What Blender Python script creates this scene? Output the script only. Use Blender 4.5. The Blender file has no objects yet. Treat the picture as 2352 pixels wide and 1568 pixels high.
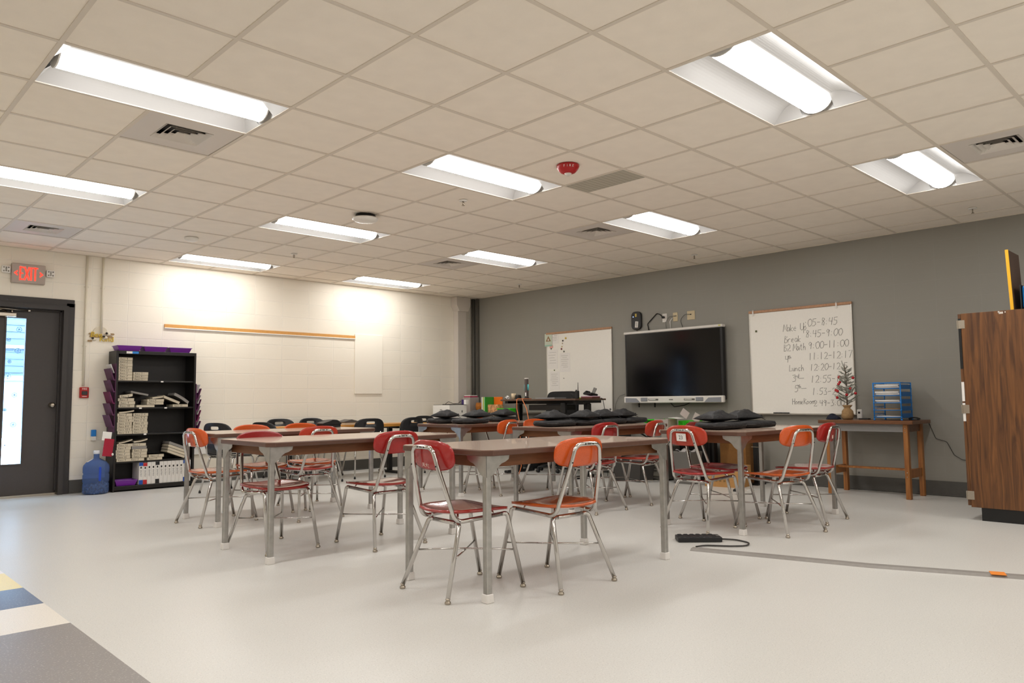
import bpy, bmesh, math, random
from mathutils import Vector, Matrix, noise
random.seed(7)
SC = bpy.context.scene
C = SC.collection
# ------------------------------------------------------------------ camera, world, exposure
H = 2.773            # ceiling height
XW, YW = 5.229, 5.76  # far grey wall plane x = XW, cream block wall plane y = YW
cam = bpy.data.cameras.new('camera'); cam.sensor_width = 36; cam.lens = 26.372; cam.clip_start = 0.02
co = bpy.data.objects.new('camera', cam); C.objects.link(co); SC.camera = co
_R = Vector((0.71808641, -0.69588593, -0.00973037)); _U = Vector((-0.04793578, -0.06340352, 0.99683607)); _F = Vector((0.69430114, 0.715348, 0.07888704))
m = Matrix((( _R.x, _U.x, -_F.x, -3.3293), (_R.y, _U.y, -_F.y, -4.0512), (_R.z, _U.z, -_F.z, 1.0095), (0, 0, 0, 1)))
co.matrix_world = m
W = bpy.data.worlds.new('daylight'); SC.world = W; W.use_nodes = True
W.node_tree.nodes['Background'].inputs[0].default_value = (0.50, 0.74, 1.0, 1)
W.node_tree.nodes['Background'].inputs[1].default_value = 60.0
SC.view_settings.view_transform = 'Standard'; SC.view_settings.look = 'None'
SC.view_settings.gamma = 1; SC.view_settings.use_curve_mapping = False
SC.view_settings.exposure = 0.22
LAMP = 29.0
SC.cycles.max_bounces = 8; SC.cycles.diffuse_bounces = 5; SC.cycles.sample_clamp_indirect = 8
SC.cycles.use_denoising = True

# ------------------------------------------------------------------ materials
def lin(c):
    if isinstance(c, str):
        c = tuple(int(c[i:i + 2], 16) / 255 for i in (0, 2, 4))
    return tuple((x / 12.92 if x <= 0.04045 else ((x + 0.055) / 1.055) ** 2.4) for x in c)
MATS = {}
def mat(name, col, rough=0.5, metal=0.0, var=0.0, vscale=40, bump=0.0, bscale=60, spec=0.5, coat=0.0, emit=None, est=0, trans=0, ior=1.45, alpha=1, stretch=None):
    if name in MATS: return MATS[name]
    M = bpy.data.materials.new(name); M.use_nodes = True
    nt = M.node_tree; b = nt.nodes['Principled BSDF']
    c = lin(col); b.inputs['Base Color'].default_value = (*c, 1)
    b.inputs['Roughness'].default_value = rough; b.inputs['Metallic'].default_value = metal
    b.inputs['Specular IOR Level'].default_value = spec; b.inputs['Coat Weight'].default_value = coat
    b.inputs['IOR'].default_value = ior; b.inputs['Transmission Weight'].default_value = trans; b.inputs['Alpha'].default_value = alpha
    if emit: b.inputs['Emission Color'].default_value = (*lin(emit), 1); b.inputs['Emission Strength'].default_value = est
    if var or bump:
        tc = nt.nodes.new('ShaderNodeTexCoord'); src = tc.outputs['Object']
        if stretch:
            mp = nt.nodes.new('ShaderNodeMapping'); mp.inputs['Scale'].default_value = stretch; nt.links.new(src, mp.inputs[0]); src = mp.outputs[0]
    if var:
        n = nt.nodes.new('ShaderNodeTexNoise'); n.inputs['Scale'].default_value = vscale; n.inputs['Detail'].default_value = 4
        nt.links.new(src, n.inputs['Vector'])
        r = nt.nodes.new('ShaderNodeMapRange'); r.inputs[1].default_value = .3; r.inputs[2].default_value = .7
        r.inputs[3].default_value = 1 - var; r.inputs[4].default_value = 1 + var
        nt.links.new(n.outputs['Fac'], r.inputs[0])
        v = nt.nodes.new('ShaderNodeVectorMath'); v.operation = 'SCALE'; v.inputs[0].default_value = c
        nt.links.new(r.outputs[0], v.inputs['Scale']); nt.links.new(v.outputs[0], b.inputs['Base Color'])
    if bump:
        n = nt.nodes.new('ShaderNodeTexNoise'); n.inputs['Scale'].default_value = bscale; n.inputs['Detail'].default_value = 3
        nt.links.new(src, n.inputs['Vector'])
        bp = nt.nodes.new('ShaderNodeBump'); bp.inputs['Strength'].default_value = bump; bp.inputs['Distance'].default_value = .01
        nt.links.new(n.outputs['Fac'], bp.inputs['Height']); nt.links.new(bp.outputs[0], b.inputs['Normal'])
    MATS[name] = M; return M

def block_mat(name, col, joint, axis, strength, jointmix=1.0, rough=.55, patch=0.03):
    """painted concrete block laid in stack bond"""
    M = bpy.data.materials.new(name); M.use_nodes = True; nt = M.node_tree; b = nt.nodes['Principled BSDF']
    tc = nt.nodes.new('ShaderNodeTexCoord'); sp = nt.nodes.new('ShaderNodeSeparateXYZ'); nt.links.new(tc.outputs['Object'], sp.inputs[0])
    cb = nt.nodes.new('ShaderNodeCombineXYZ')
    ax = nt.nodes.new('ShaderNodeMath'); ax.operation = 'ADD'; ax.inputs[1].default_value = 8.128 - 0.055
    nt.links.new(sp.outputs[axis], ax.inputs[0]); nt.links.new(ax.outputs[0], cb.inputs[0])
    az = nt.nodes.new('ShaderNodeMath'); az.operation = 'ADD'; az.inputs[1].default_value = 0.2032 + .012
    nt.links.new(sp.outputs[2], az.inputs[0]); nt.links.new(az.outputs[0], cb.inputs[1])
    br = nt.nodes.new('ShaderNodeTexBrick'); br.offset = 0; br.offset_frequency = 1
    nt.links.new(cb.outputs[0], br.inputs['Vector'])
    br.inputs['Scale'].default_value = 1; br.inputs['Brick Width'].default_value = .4064; br.inputs['Row Height'].default_value = .2032
    br.inputs['Mortar Size'].default_value = .0045; br.inputs['Mortar Smooth'].default_value = .55
    no = nt.nodes.new('ShaderNodeTexNoise'); no.inputs['Scale'].default_value = 3.2; nt.links.new(tc.outputs['Object'], no.inputs['Vector'])
    c = lin(col); j = lin(joint)
    for k, cc in (('Color1', c), ('Color2', tuple(x * (1 - patch) for x in c)), ('Mortar', tuple(a * (1 - jointmix) + bb * jointmix for a, bb in zip(c, j)))):
        br.inputs[k].default_value = (*cc, 1)
    nt.links.new(br.outputs['Color'], b.inputs['Base Color'])
    n2 = nt.nodes.new('ShaderNodeTexNoise'); n2.inputs['Scale'].default_value = 55; n2.inputs['Detail'].default_value = 5; nt.links.new(tc.outputs['Object'], n2.inputs['Vector'])
    mu = nt.nodes.new('ShaderNodeMath'); mu.operation = 'MULTIPLY_ADD'; mu.inputs[1].default_value = .12
    iv = nt.nodes.new('ShaderNodeMath'); iv.operation = 'SUBTRACT'; iv.inputs[0].default_value = 1; nt.links.new(br.outputs['Fac'], iv.inputs[1])
    nt.links.new(n2.outputs['Fac'], mu.inputs[0]); nt.links.new(iv.outputs[0], mu.inputs[2])
    bp = nt.nodes.new('ShaderNodeBump'); bp.inputs['Strength'].default_value = strength; bp.inputs['Distance'].default_value = .006
    nt.links.new(mu.outputs[0], bp.inputs['Height']); nt.links.new(bp.outputs[0], b.inputs['Normal'])
    b.inputs['Roughness'].default_value = rough
    return M

def floor_mat():
    M = bpy.data.materials.new('speckled_vinyl'); M.use_nodes = True; nt = M.node_tree; b = nt.nodes['Principled BSDF']; L = nt.links.new
    tc = nt.nodes.new('ShaderNodeTexCoord'); sp = nt.nodes.new('ShaderNodeSeparateXYZ'); L(tc.outputs['Object'], sp.inputs[0])
    def gt(out, v, op='GREATER_THAN'):
        n = nt.nodes.new('ShaderNodeMath'); n.operation = op; n.inputs[1].default_value = v; L(out, n.inputs[0]); return n.outputs[0]
    def mix(f, a, bb):
        n = nt.nodes.new('ShaderNodeMix'); n.data_type = 'RGBA'
        if isinstance(f, float): n.inputs[0].default_value = f
        else: L(f, n.inputs[0])
        for i, x in ((6, a), (7, bb)):
            if isinstance(x, tuple): n.inputs[i].default_value = (*x, 1)
            else: L(x, n.inputs[i])
        return n.outputs[2]
    base = lin('d2d0ca')
    band = mix(gt(sp.outputs[1], -.035), lin('8f8a86'), lin('e9e2d6'))
    band = mix(gt(sp.outputs[1], .455), band, lin('6f7a8e'))
    band = mix(gt(sp.outputs[1], .92), band, lin('f0dc96'))
    band = mix(gt(sp.outputs[1], 1.42), band, lin('efe6e0'))
    band = mix(gt(sp.outputs[1], 1.60), band, base)
    col = mix(gt(sp.outputs[0], -2.318, 'LESS_THAN'), base, band)
    v = nt.nodes.new('ShaderNodeTexNoise'); v.inputs['Scale'].default_value = 170; v.inputs['Detail'].default_value = 2; L(tc.outputs['Object'], v.inputs['Vector'])
    d = nt.nodes.new('ShaderNodeMapRange'); d.inputs[1].default_value = .58; d.inputs[2].default_value = .68; L(v.outputs['Fac'], d.inputs[0])
    dk = nt.nodes.new('ShaderNodeMath'); dk.operation = 'MULTIPLY'; dk.inputs[1].default_value = .32; L(d.outputs[0], dk.inputs[0])
    col = mix(dk.outputs[0], col, lin('8a8178'))
    v2 = nt.nodes.new('ShaderNodeTexNoise'); v2.inputs['Scale'].default_value = 120; v2.inputs['Detail'].default_value = 2
    mp = nt.nodes.new('ShaderNodeMapping'); mp.inputs['Location'].default_value = (9, 4, 2); L(tc.outputs['Object'], mp.inputs[0]); L(mp.outputs[0], v2.inputs['Vector'])
    d2 = nt.nodes.new('ShaderNodeMapRange'); d2.inputs[1].default_value = .60; d2.inputs[2].default_value = .7; L(v2.outputs['Fac'], d2.inputs[0])
    lt = nt.nodes.new('ShaderNodeMath'); lt.operation = 'MULTIPLY'; lt.inputs[1].default_value = .35; L(d2.outputs[0], lt.inputs[0])
    col = mix(lt.outputs[0], col, lin('f4efe8'))
    L(col, b.inputs['Base Color'])
    b.inputs['Roughness'].default_value = .33; b.inputs['Specular IOR Level'].default_value = .42
    n3 = nt.nodes.new('ShaderNodeTexNoise'); n3.inputs['Scale'].default_value = 1.7; L(tc.outputs['Object'], n3.inputs['Vector'])
    r = nt.nodes.new('ShaderNodeMapRange'); r.inputs[3].default_value = .28; r.inputs[4].default_value = .42; L(n3.outputs['Fac'], r.inputs[0]); L(r.outputs[0], b.inputs['Roughness'])
    bp = nt.nodes.new('ShaderNodeBump'); bp.inputs['Strength'].default_value = .06; bp.inputs['Distance'].default_value = .004; L(v2.outputs['Fac'], bp.inputs['Height']); L(bp.outputs[0], b.inputs['Normal'])
    return M

def wood_mat(name, c1, c2, axis='Z', scale=1.0, rough=.4, dist=6.0):
    M = bpy.data.materials.new(name); M.use_nodes = True; nt = M.node_tree; b = nt.nodes['Principled BSDF']; L = nt.links.new
    tc = nt.nodes.new('ShaderNodeTexCoord'); mp = nt.nodes.new('ShaderNodeMapping'); L(tc.outputs['Object'], mp.inputs[0])
    s = [14 * scale] * 3; s['XYZ'.index(axis)] = .9 * scale; mp.inputs['Scale'].default_value = s
    n = nt.nodes.new('ShaderNodeTexNoise'); n.inputs['Scale'].default_value = 2.2; n.inputs['Detail'].default_value = 7; n.inputs['Distortion'].default_value = 1.2
    L(mp.outputs[0], n.inputs['Vector'])
    r = nt.nodes.new('ShaderNodeValToRGB'); r.color_ramp.elements[0].position = .35; r.color_ramp.elements[1].position = .68
    r.color_ramp.elements[0].color = (*lin(c1), 1); r.color_ramp.elements[1].color = (*lin(c2), 1); L(n.outputs['Fac'], r.inputs[0])
    L(r.outputs[0], b.inputs['Base Color']); b.inputs['Roughness'].default_value = rough
    return M

chrome = mat('chrome', 'c9c6c2', .13, 1, bump=.02, bscale=30)
nickel = mat('nickel', 'b3aa9c', .25, 1)
galv = mat('galvanised_steel', 'b4b2ae', .33, 1, var=.10, vscale=25, bump=.03)
steel = mat('brushed_steel', 'a8a49c', .3, 1)
whitep = mat('white_plastic', 'ece9e3', .4, var=.02)
capw = mat('white_foot_cap', 'dfdad4', .5)
black = mat('black_plastic', '1b1a1a', .4, var=.06)
blackm = mat('black_metal', '161514', .42)
blackf = mat('black_nylon', '1c1b1c', .62, var=.25, vscale=30, bump=.5, bscale=38)
cream = mat('cream_paint', 'e4dcc8', .5, var=.02)
paper = mat('paper', 'eeeae4', .8, var=.02)
ink = mat('ink', '2a2622', .6)
marker = mat('dry_marker', '57504a', .7)
ceil_tile = mat('ceiling_tile', 'faf1e4', .9, var=.02, vscale=8, bump=.15, bscale=300)
ceil_tee = mat('ceiling_grid', 'e0d6c8', .6)
trimg = mat('dark_grey_cove_base', '55534e', .55, var=.04)
doorp = mat('door_paint', '45403e', .5, var=.03)
framep = mat('door_frame_paint', '3a3634', .5)
whiteb = mat('whiteboard_surface', 'f3efe6', .28, var=.01)
alu = mat('aluminium', 'c6c2ba', .35, 1)
cork = mat('cork', 'b98f70', .8, var=.12)
tan = mat('tan_hardboard', 'd49b55', .6, var=.05)
red = mat('red_laminate', 'a3211e', .26, var=.10, vscale=170, coat=.4)
redd = mat('dark_red_laminate', '8e1a1c', .26, var=.10, vscale=170, coat=.4)
orng = mat('orange_laminate', 'd0561c', .27, var=.10, vscale=170, coat=.4)
redo = mat('brick_red_laminate', 'b4371f', .3, var=.10, vscale=170, coat=.3)
seatred = mat('red_seat_worn', '9c2b24', .2, var=.14, vscale=12, coat=.5)
seator = mat('orange_seat_worn', 'c0561f', .22, var=.14, vscale=12, coat=.5)
tabtop = mat('table_top_laminate', 'b39a88', .25, var=.05, vscale=9, coat=.35, stretch=(1, 8, 1))
tabedge = mat('table_edge_band', '5c4034', .38, var=.06)
apronm = mat('apron_board', '6e4222', .5, var=.12, vscale=14, stretch=(1, 1, 6))
oakm = wood_mat('oak', 'b87a2c', 'd2974a', 'X', 1, .4)
walnut = wood_mat('walnut_laminate', '4c2c12', '7c4f26', 'Z', 1, .38)
woodd = wood_mat('dark_stained_wood', '5a371f', '7c5030', 'Y', 1, .35)
woodleg = wood_mat('brown_stained_wood', '8a5426', 'a86f38', 'Z', 1, .4)
purple = mat('purple_plastic', '7a2a9e', .38)
magenta = mat('magenta_fabric', '6c1848', .7)
plum = mat('plum_plastic', '55204a', .55)
bluep = mat('blue_plastic', '1f7fd0', .4)
green = mat('lime_plastic', '46d02e', .4)
kraft = mat('cardboard', 'b98a52', .8, var=.05)
greyp = mat('grey_plastic', '6c6964', .5)

# ------------------------------------------------------------------ mesh helpers
def bm_new(): return bmesh.new()
def xf(bm, verts, M): bmesh.ops.transform(bm, matrix=M, verts=verts)
def box(bm, c, s, bev=0.0, rot=None, seg=1, mi=0):
    t = bmesh.new(); bmesh.ops.create_cube(t, size=1)
    bmesh.ops.scale(t, vec=s, verts=t.verts)
    if bev: bmesh.ops.bevel(t, geom=t.edges[:], offset=min(bev, min(s) * .45), segments=seg, affect='EDGES', profile=.6)
    Mx = Matrix.Translation(c)
    if rot: Mx = Mx @ Matrix.Rotation(rot[2], 4, 'Z') @ Matrix.Rotation(rot[1], 4, 'Y') @ Matrix.Rotation(rot[0], 4, 'X')
    bmesh.ops.transform(t, matrix=Mx, verts=t.verts)
    merge(bm, t, mi); t.free(); return bm
def merge(bm, t, mi=None):
    vm = {}
    for v in t.verts: vm[v] = bm.verts.new(v.co)
    for f in t.faces:
        try:
            nf = bm.faces.new([vm[v] for v in f.verts]); nf.smooth = f.smooth
            nf.material_index = f.material_index if mi is None else mi
        except ValueError: pass
def fillet(pts, rad, seg=6):
    """round the corners of a polyline; rad is one radius or one per inner point"""
    pts = [Vector(p) for p in pts]; out = [pts[0]]
    for i in range(1, len(pts) - 1):
        r = rad[i - 1] if isinstance(rad, (list, tuple)) else rad
        a, b, c = pts[i - 1], pts[i], pts[i + 1]
        u = (a - b); v = (c - b); la, lb = u.length, v.length; u.normalize(); v.normalize()
        ang = u.angle(v)
        if ang > 3.1 or r <= 0: out.append(b); continue
        d = min(r / math.tan(ang / 2), la * .49, lb * .49); rr = d * math.tan(ang / 2)
        cen = b + (u + v).normalized() * (rr / math.sin(ang / 2))
        p0 = b + u * d; p1 = b + v * d
        for k in range(seg + 1):
            t = k / seg
            va, vb = p0 - cen, p1 - cen; w_ = va.angle(vb, 0)
            q = va.lerp(vb, t) if w_ < 1e-4 else (va * math.sin((1 - t) * w_) + vb * math.sin(t * w_)) / math.sin(w_)
            out.append(cen + q)
    out.append(pts[-1]); return out
def tube(bm, pts, r, n=10, cap=True, mi=0, close=False):
    pts = [Vector(p) for p in pts]
    P = [pts[0]]
    for p in pts[1:]:
        if (p - P[-1]).length > 1e-6: P.append(p)
    pts = P; N = len(pts); rings = []
    if N < 2: return bm
    tang = []
    for i in range(N):
        if close: t = pts[(i + 1) % N] - pts[i - 1]
        else: t = (pts[min(i + 1, N - 1)] - pts[max(i - 1, 0)])
        tang.append(t.normalized())
    up = Vector((0, 0, 1)) if abs(tang[0].z) < .9 else Vector((1, 0, 0))
    nrm = (up - tang[0] * up.dot(tang[0])).normalized()
    for i in range(N):
        nrm = (nrm - tang[i] * nrm.dot(tang[i])).normalized(); bn = tang[i].cross(nrm)
        rr = r[i] if isinstance(r, (list, tuple)) else r
        rings.append([bm.verts.new(pts[i] + (nrm * math.cos(a) + bn * math.sin(a)) * rr) for a in (2 * math.pi * k / n for k in range(n))])
    M = N if close else N - 1
    for i in range(M):
        A, B = rings[i], rings[(i + 1) % N]
        for k in range(n):
            f = bm.faces.new((A[k], A[(k + 1) % n], B[(k + 1) % n], B[k])); f.smooth = True; f.material_index = mi
    if cap and not close:
        f = bm.faces.new(rings[0][::-1]); f.material_index = mi; f = bm.faces.new(rings[-1]); f.material_index = mi
    return bm
def lathe(bm, prof, n=20, c=(0, 0, 0), mi=0, smooth=True, sx=1, sy=1):
    """prof = [(r, z)...] revolved about z"""
    rings = []
    for r, z in prof:
        if r < 1e-6: rings.append([bm.verts.new((c[0], c[1], c[2] + z))])
        else: rings.append([bm.verts.new((c[0] + r * sx * math.cos(2 * math.pi * k / n), c[1] + r * sy * math.sin(2 * math.pi * k / n), c[2] + z)) for k in range(n)])
    for A, B in zip(rings, rings[1:]):
        for k in range(n):
            k2 = (k + 1) % n
            if len(A) == 1 and len(B) == 1: continue
            if len(A) == 1: q = (A[0], B[k2], B[k])
            elif len(B) == 1: q = (A[k], A[k2], B[0])
            else: q = (A[k], A[k2], B[k2], B[k])
            try: f = bm.faces.new(q); f.smooth = smooth; f.material_index = mi
            except ValueError: pass
    for R_, rev in ((rings[0], True), (rings[-1], False)):
        if len(R_) > 2:
            try: f = bm.faces.new(R_[::-1] if rev else R_); f.material_index = mi
            except ValueError: pass
    return bm
def prism(bm, poly, depth, M=None, mi=0, bev=0):
    """extrude a 2D outline (x, y) by depth along z, then transform by M"""
    t = bmesh.new()
    a = [t.verts.new((x, y, 0)) for x, y in poly]; b = [t.verts.new((x, y, depth)) for x, y in poly]
    n = len(poly); t.faces.new(a[::-1]); t.faces.new(b)
    for i in range(n): t.faces.new((a[i], a[(i + 1) % n], b[(i + 1) % n], b[i]))
    bmesh.ops.recalc_face_normals(t, faces=t.faces)
    if bev: bmesh.ops.bevel(t, geom=[e for e in t.edges], offset=bev, segments=1, affect='EDGES')
    if M is not None: bmesh.ops.transform(t, matrix=M, verts=t.verts)
    merge(bm, t, mi); t.free(); return bm
def rrect(w, h, r, n=5, cx=0, cy=0):
    o = []
    for sx, sy, a0 in ((1, 1, 0), (-1, 1, 90), (-1, -1, 180), (1, -1, 270)):
        for k in range(n + 1):
            a = math.radians(a0 + 90 * k / n); o.append((cx + sx * (w / 2 - r) + r * math.cos(a), cy + sy * (h / 2 - r) + r * math.sin(a)))
    return o
def sheet(bm, f, thick, nu=16, nv=12, mi=0):
    """closed curved plate: f(u, v) in [-1, 1]^2 gives the upper surface, thickness goes down the normal"""
    P = [[Vector(f(-1 + 2 * i / nu, -1 + 2 * j / nv)) for j in range(nv + 1)] for i in range(nu + 1)]
    Nn = [[None] * (nv + 1) for _ in range(nu + 1)]
    for i in range(nu + 1):
        for j in range(nv + 1):
            a = P[min(i + 1, nu)][j] - P[max(i - 1, 0)][j]; b = P[i][min(j + 1, nv)] - P[i][max(j - 1, 0)]
            Nn[i][j] = a.cross(b).normalized() if a.cross(b).length > 1e-12 else Vector((0, 0, 1))
    T = [[bm.verts.new(P[i][j]) for j in range(nv + 1)] for i in range(nu + 1)]
    B = [[bm.verts.new(P[i][j] - Nn[i][j] * thick) for j in range(nv + 1)] for i in range(nu + 1)]
    def q(a, b, c, d):
        try: f_ = bm.faces.new((a, b, c, d)); f_.smooth = True; f_.material_index = mi
        except ValueError: pass
    for i in range(nu):
        for j in range(nv):
            q(T[i][j], T[i + 1][j], T[i + 1][j + 1], T[i][j + 1]); q(B[i][j + 1], B[i + 1][j + 1], B[i + 1][j], B[i][j])
    for i in range(nu): q(T[i][0], B[i][0], B[i + 1][0], T[i + 1][0]); q(T[i + 1][nv], B[i + 1][nv], B[i][nv], T[i][nv])
    for j in range(nv): q(T[0][j + 1], B[0][j + 1], B[0][j], T[0][j]); q(T[nu][j], B[nu][j], B[nu][j + 1], T[nu][j + 1])
    return bm
def squircle(u, v, p=4):
    """map the square onto a superellipse"""
    m_ = max(abs(u), abs(v))
    if m_ < 1e-9: return 0.0, 0.0
    k = m_ / (abs(u) ** p + abs(v) ** p) ** (1 / p); return u * k, v * k
def text(bm, s, size, M, mi=0, ext=.0006, shear=0, align='LEFT', sx=1.0):
    cu = bpy.data.curves.new('t', 'FONT'); cu.body = s; cu.size = size; cu.extrude = ext; cu.shear = shear; cu.align_x = align; cu.resolution_u = 2
    o = bpy.data.objects.new('t', cu); C.objects.link(o)
    me = bpy.data.meshes.new_from_object(o)
    bpy.data.objects.remove(o); bpy.data.curves.remove(cu)
    t = bmesh.new(); t.from_mesh(me); bpy.data.meshes.remove(me)
    bmesh.ops.transform(t, matrix=M @ Matrix.Diagonal((sx, 1, 1, 1)), verts=t.verts)
    merge(bm, t, mi); t.free(); return bm
STROKES = {
'0': [[(.5,1),(.15,.8),(.1,.4),(.3,0),(.6,.05),(.8,.4),(.75,.8),(.5,1)]], '1': [[(.3,1),(.28,0)]], '2': [[(.1,.8),(.35,1),(.65,.85),(.6,.5),(.1,0),(.75,.02)]],
'3': [[(.1,.95),(.6,1),(.3,.58),(.65,.4),(.55,.08),(.1,.02)]], '4': [[(.15,1),(.1,.5),(.65,.5)],[(.6,1),(.55,0)]], '5': [[(.7,1),(.2,.97),(.15,.6),(.55,.58),(.65,.25),(.4,0),(.1,.05)]],
'6': [[(.55,1),(.2,.6),(.12,.2),(.4,0),(.62,.2),(.4,.42),(.15,.3)]], '7': [[(.08,1),(.7,1),(.3,0)]], '8': [[(.6,.9),(.3,1),(.2,.75),(.6,.4),(.5,.02),(.2,.1),(.3,.45),(.62,.8),(.6,.9)]], '9': [[(.6,.75),(.35,1),(.12,.75),(.3,.52),(.6,.7),(.6,.9),(.5,0)]],
':': [[(.2,.62),(.2,.56)],[(.2,.2),(.2,.14)]], '-': [[(.1,.48),(.6,.5)]], ' ': [], 'M': [[(.05,0),(.15,1),(.4,.3),(.7,1),(.8,0)]], 'U': [[(.1,1),(.12,.2),(.4,0),(.65,.2),(.7,1)]], 'B': [[(.12,0),(.15,1),(.6,.85),(.2,.55),(.68,.35),(.5,.02),(.12,0)]],
'H': [[(.1,1),(.12,0)],[(.6,1),(.6,0)],[(.12,.5),(.6,.52)]], 'L': [[(.2,1),(.12,.02),(.65,.06)]], 'R': [[(.12,0),(.15,1),(.6,.8),(.2,.5),(.68,0)]], 'a': [[(.55,.5),(.25,.55),(.1,.2),(.3,0),(.52,.2),(.55,.5),(.6,0)]],
'k': [[(.12,.9),(.12,0)],[(.5,.5),(.14,.25),(.5,0)]], 'e': [[(.1,.28),(.5,.32),(.4,.55),(.15,.45),(.12,.12),(.5,.04)]], 'p': [[(.12,.5),(.1,-.4)],[(.12,.4),(.4,.55),(.55,.25),(.35,0),(.12,.1)]], 'r': [[(.12,.5),(.12,0)],[(.12,.35),(.3,.52),(.5,.48)]],
't': [[(.3,.9),(.28,.1),(.5,0)],[(.1,.6),(.5,.62)]], 'h': [[(.12,1),(.12,0)],[(.12,.3),(.35,.52),(.5,.4),(.5,0)]], 'u': [[(.1,.5),(.14,.08),(.4,.02),(.5,.5),(.52,0)]], 'n': [[(.1,.5),(.1,0)],[(.1,.35),(.35,.52),(.5,.35),(.52,0)]],
'c': [[(.5,.5),(.2,.5),(.1,.2),(.3,0),(.52,.06)]], 'o': [[(.3,.52),(.1,.3),(.25,0),(.5,.15),(.5,.42),(.3,.52)]], 'm': [[(.08,.5),(.08,0)],[(.08,.35),(.25,.52),(.35,.3),(.36,0)],[(.36,.35),(.52,.52),(.64,.3),(.66,0)]], 'z': [[(.08,.5),(.5,.52),(.1,.02),(.55,.04)]],
'd': [[(.5,.5),(.2,.5),(.1,.2),(.3,0),(.5,.15)],[(.52,1),(.52,0)]], 's': [[(.5,.5),(.2,.48),(.2,.3),(.48,.2),(.4,.02),(.1,.05)]], '~': [[(.0,.2),(.25,.0),(.7,.7)]]}
def hand(bm, s, size, M, w=.0022, sp=.72, shear=.1, rnd=None, mi=0):
    """single-stroke handwriting laid on the plane of M"""
    x = 0; sup = False
    for ch in s:
        if ch == '^': sup = True; continue
        k = .55 if sup else 1; oy = .55 * size if sup else 0
        for st in STROKES.get(ch, []):
            j = (lambda: rnd.uniform(-.03, .03)) if rnd else (lambda: 0)
            P3 = [M @ Vector((x + (a + shear * b + j()) * size * k * .8, oy + (b + j()) * size * k, .0006)) for a, b in st]
            tube(bm, P3, w / 2, 4, mi=mi)
        x += size * k * (.42 if ch in ': ' else sp)
    return x
def obj(name, bm, mt, parent=None, loc=None, rot=None, fix=True):
    me = bpy.data.meshes.new(name)
    if fix: bmesh.ops.recalc_face_normals(bm, faces=bm.faces)
    bm.to_mesh(me); bm.free()
    for x in (mt if isinstance(mt, (list, tuple)) else [mt]): me.materials.append(x)
    o = bpy.data.objects.new(name, me); C.objects.link(o)
    if parent: o.parent = parent
    if loc: o.location = loc
    if rot: o.rotation_euler = rot
    return o
def tag(o, label, cat, group=None, kind=None):
    o['label'] = label; o['category'] = cat
    if group: o['group'] = group
    if kind: o['kind'] = kind
    return o
def thing(name, label, cat, loc=(0, 0, 0), rz=0, group=None):
    o = bpy.data.objects.new(name, None); C.objects.link(o); o.empty_display_size = .1
    o.location = loc; o.rotation_euler = (0, 0, rz); return tag(o, label, cat, group)
def struct(name, bm, mt, parent=None, fix=True):
    o = obj(name, bm, mt, parent, fix=fix)
    if not parent: o['kind'] = 'structure'
    return o
def children(o): return [c for c in KIDS.get(o.name, [])]
KIDS = {}
def dup(root, loc, rz=0, label=None, group=None, swap=None):
    r = root.copy(); C.objects.link(r); r.location = loc; r.rotation_euler = (0, 0, rz)
    if label: r['label'] = label
    if group: r['group'] = group
    for ch in list(root.children):
        c = ch.copy(); C.objects.link(c); c.parent = r
        if swap and ch.name.split('.')[0] in swap:
            c.data = ch.data.copy(); c.data.materials[0] = swap[ch.name.split('.')[0]]
        for g in list(ch.children):
            d = g.copy(); C.objects.link(d); d.parent = c
    return r
def B(name, c, s, mt, parent=None, bev=0, rot=None, seg=1): return obj(name, box(bm_new(), c, s, bev, rot, seg), mt, parent)
def onwall_g(y, z, x=None): # frame on the grey wall: text x runs to -Y, up is Z, normal -X
    return Matrix(((0, 0, -1, XW if x is None else x), (-1, 0, 0, y), (0, 1, 0, z), (0, 0, 0, 1)))
def onwall_c(x, z, y=None): # frame on the cream wall: text x runs to +X, up is Z, normal -Y
    return Matrix(((1, 0, 0, x), (0, 0, -1, YW if y is None else y), (0, 1, 0, z), (0, 0, 0, 1)))

# ------------------------------------------------------------------ the room
S = .6096
XL, YB = -6.6, -8.2   # walls behind the camera
fm = floor_mat()
t = bm_new(); box(t, ((XL + XW) / 2, (YB + YW) / 2, -.05), (XW - XL, YW - YB, .1)); struct('floor', t, fm)
creamb = block_mat('cream_block_paint', 'f4ecdc', 'faf5ea', 0, .55, .5)
greyb = block_mat('grey_block_paint', '918e85', '95928a', 1, .10, .6, rough=.5, patch=.0)
# cream wall with the door opening
DX0, DX1, DZ = -1.98, -1.0, 2.15
t = bm_new()
box(t, ((XL + DX0) / 2, YW + .1, 1.6), (DX0 - XL, .2, 3.2)); box(t, ((DX1 + XW + .2) / 2, YW + .1, 1.6), (XW + .2 - DX1, .2, 3.2))
box(t, ((DX0 + DX1) / 2, YW + .1, (DZ + 3.2) / 2), (DX1 - DX0, .2, 3.2 - DZ))
struct('wall_left', t, creamb)
t = bm_new(); box(t, (XW + .1, (YB + YW) / 2, 1.6), (.2, YW - YB + .4, 3.2)); struct('wall_back', t, greyb)
t = bm_new(); box(t, (XL - .1, (YB + YW) / 2, 1.6), (.2, YW - YB + .4, 3.2)); struct('wall_front', t, mat('far_wall_white', 'f0ece4', .6))
t = bm_new(); box(t, ((XL + XW) / 2, YB - .1, 1.6), (XW - XL + .4, .2, 3.2)); struct('wall_right', t, MATS['far_wall_white'])
t = bm_new(); box(t, ((XL + XW) / 2, (YB + YW) / 2, 3.25), (XW - XL + .4, YW - YB + .4, .1)); struct('light_block_roof', t, cream)  # unseen roof slab, added above the ceiling to block the world light
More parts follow.
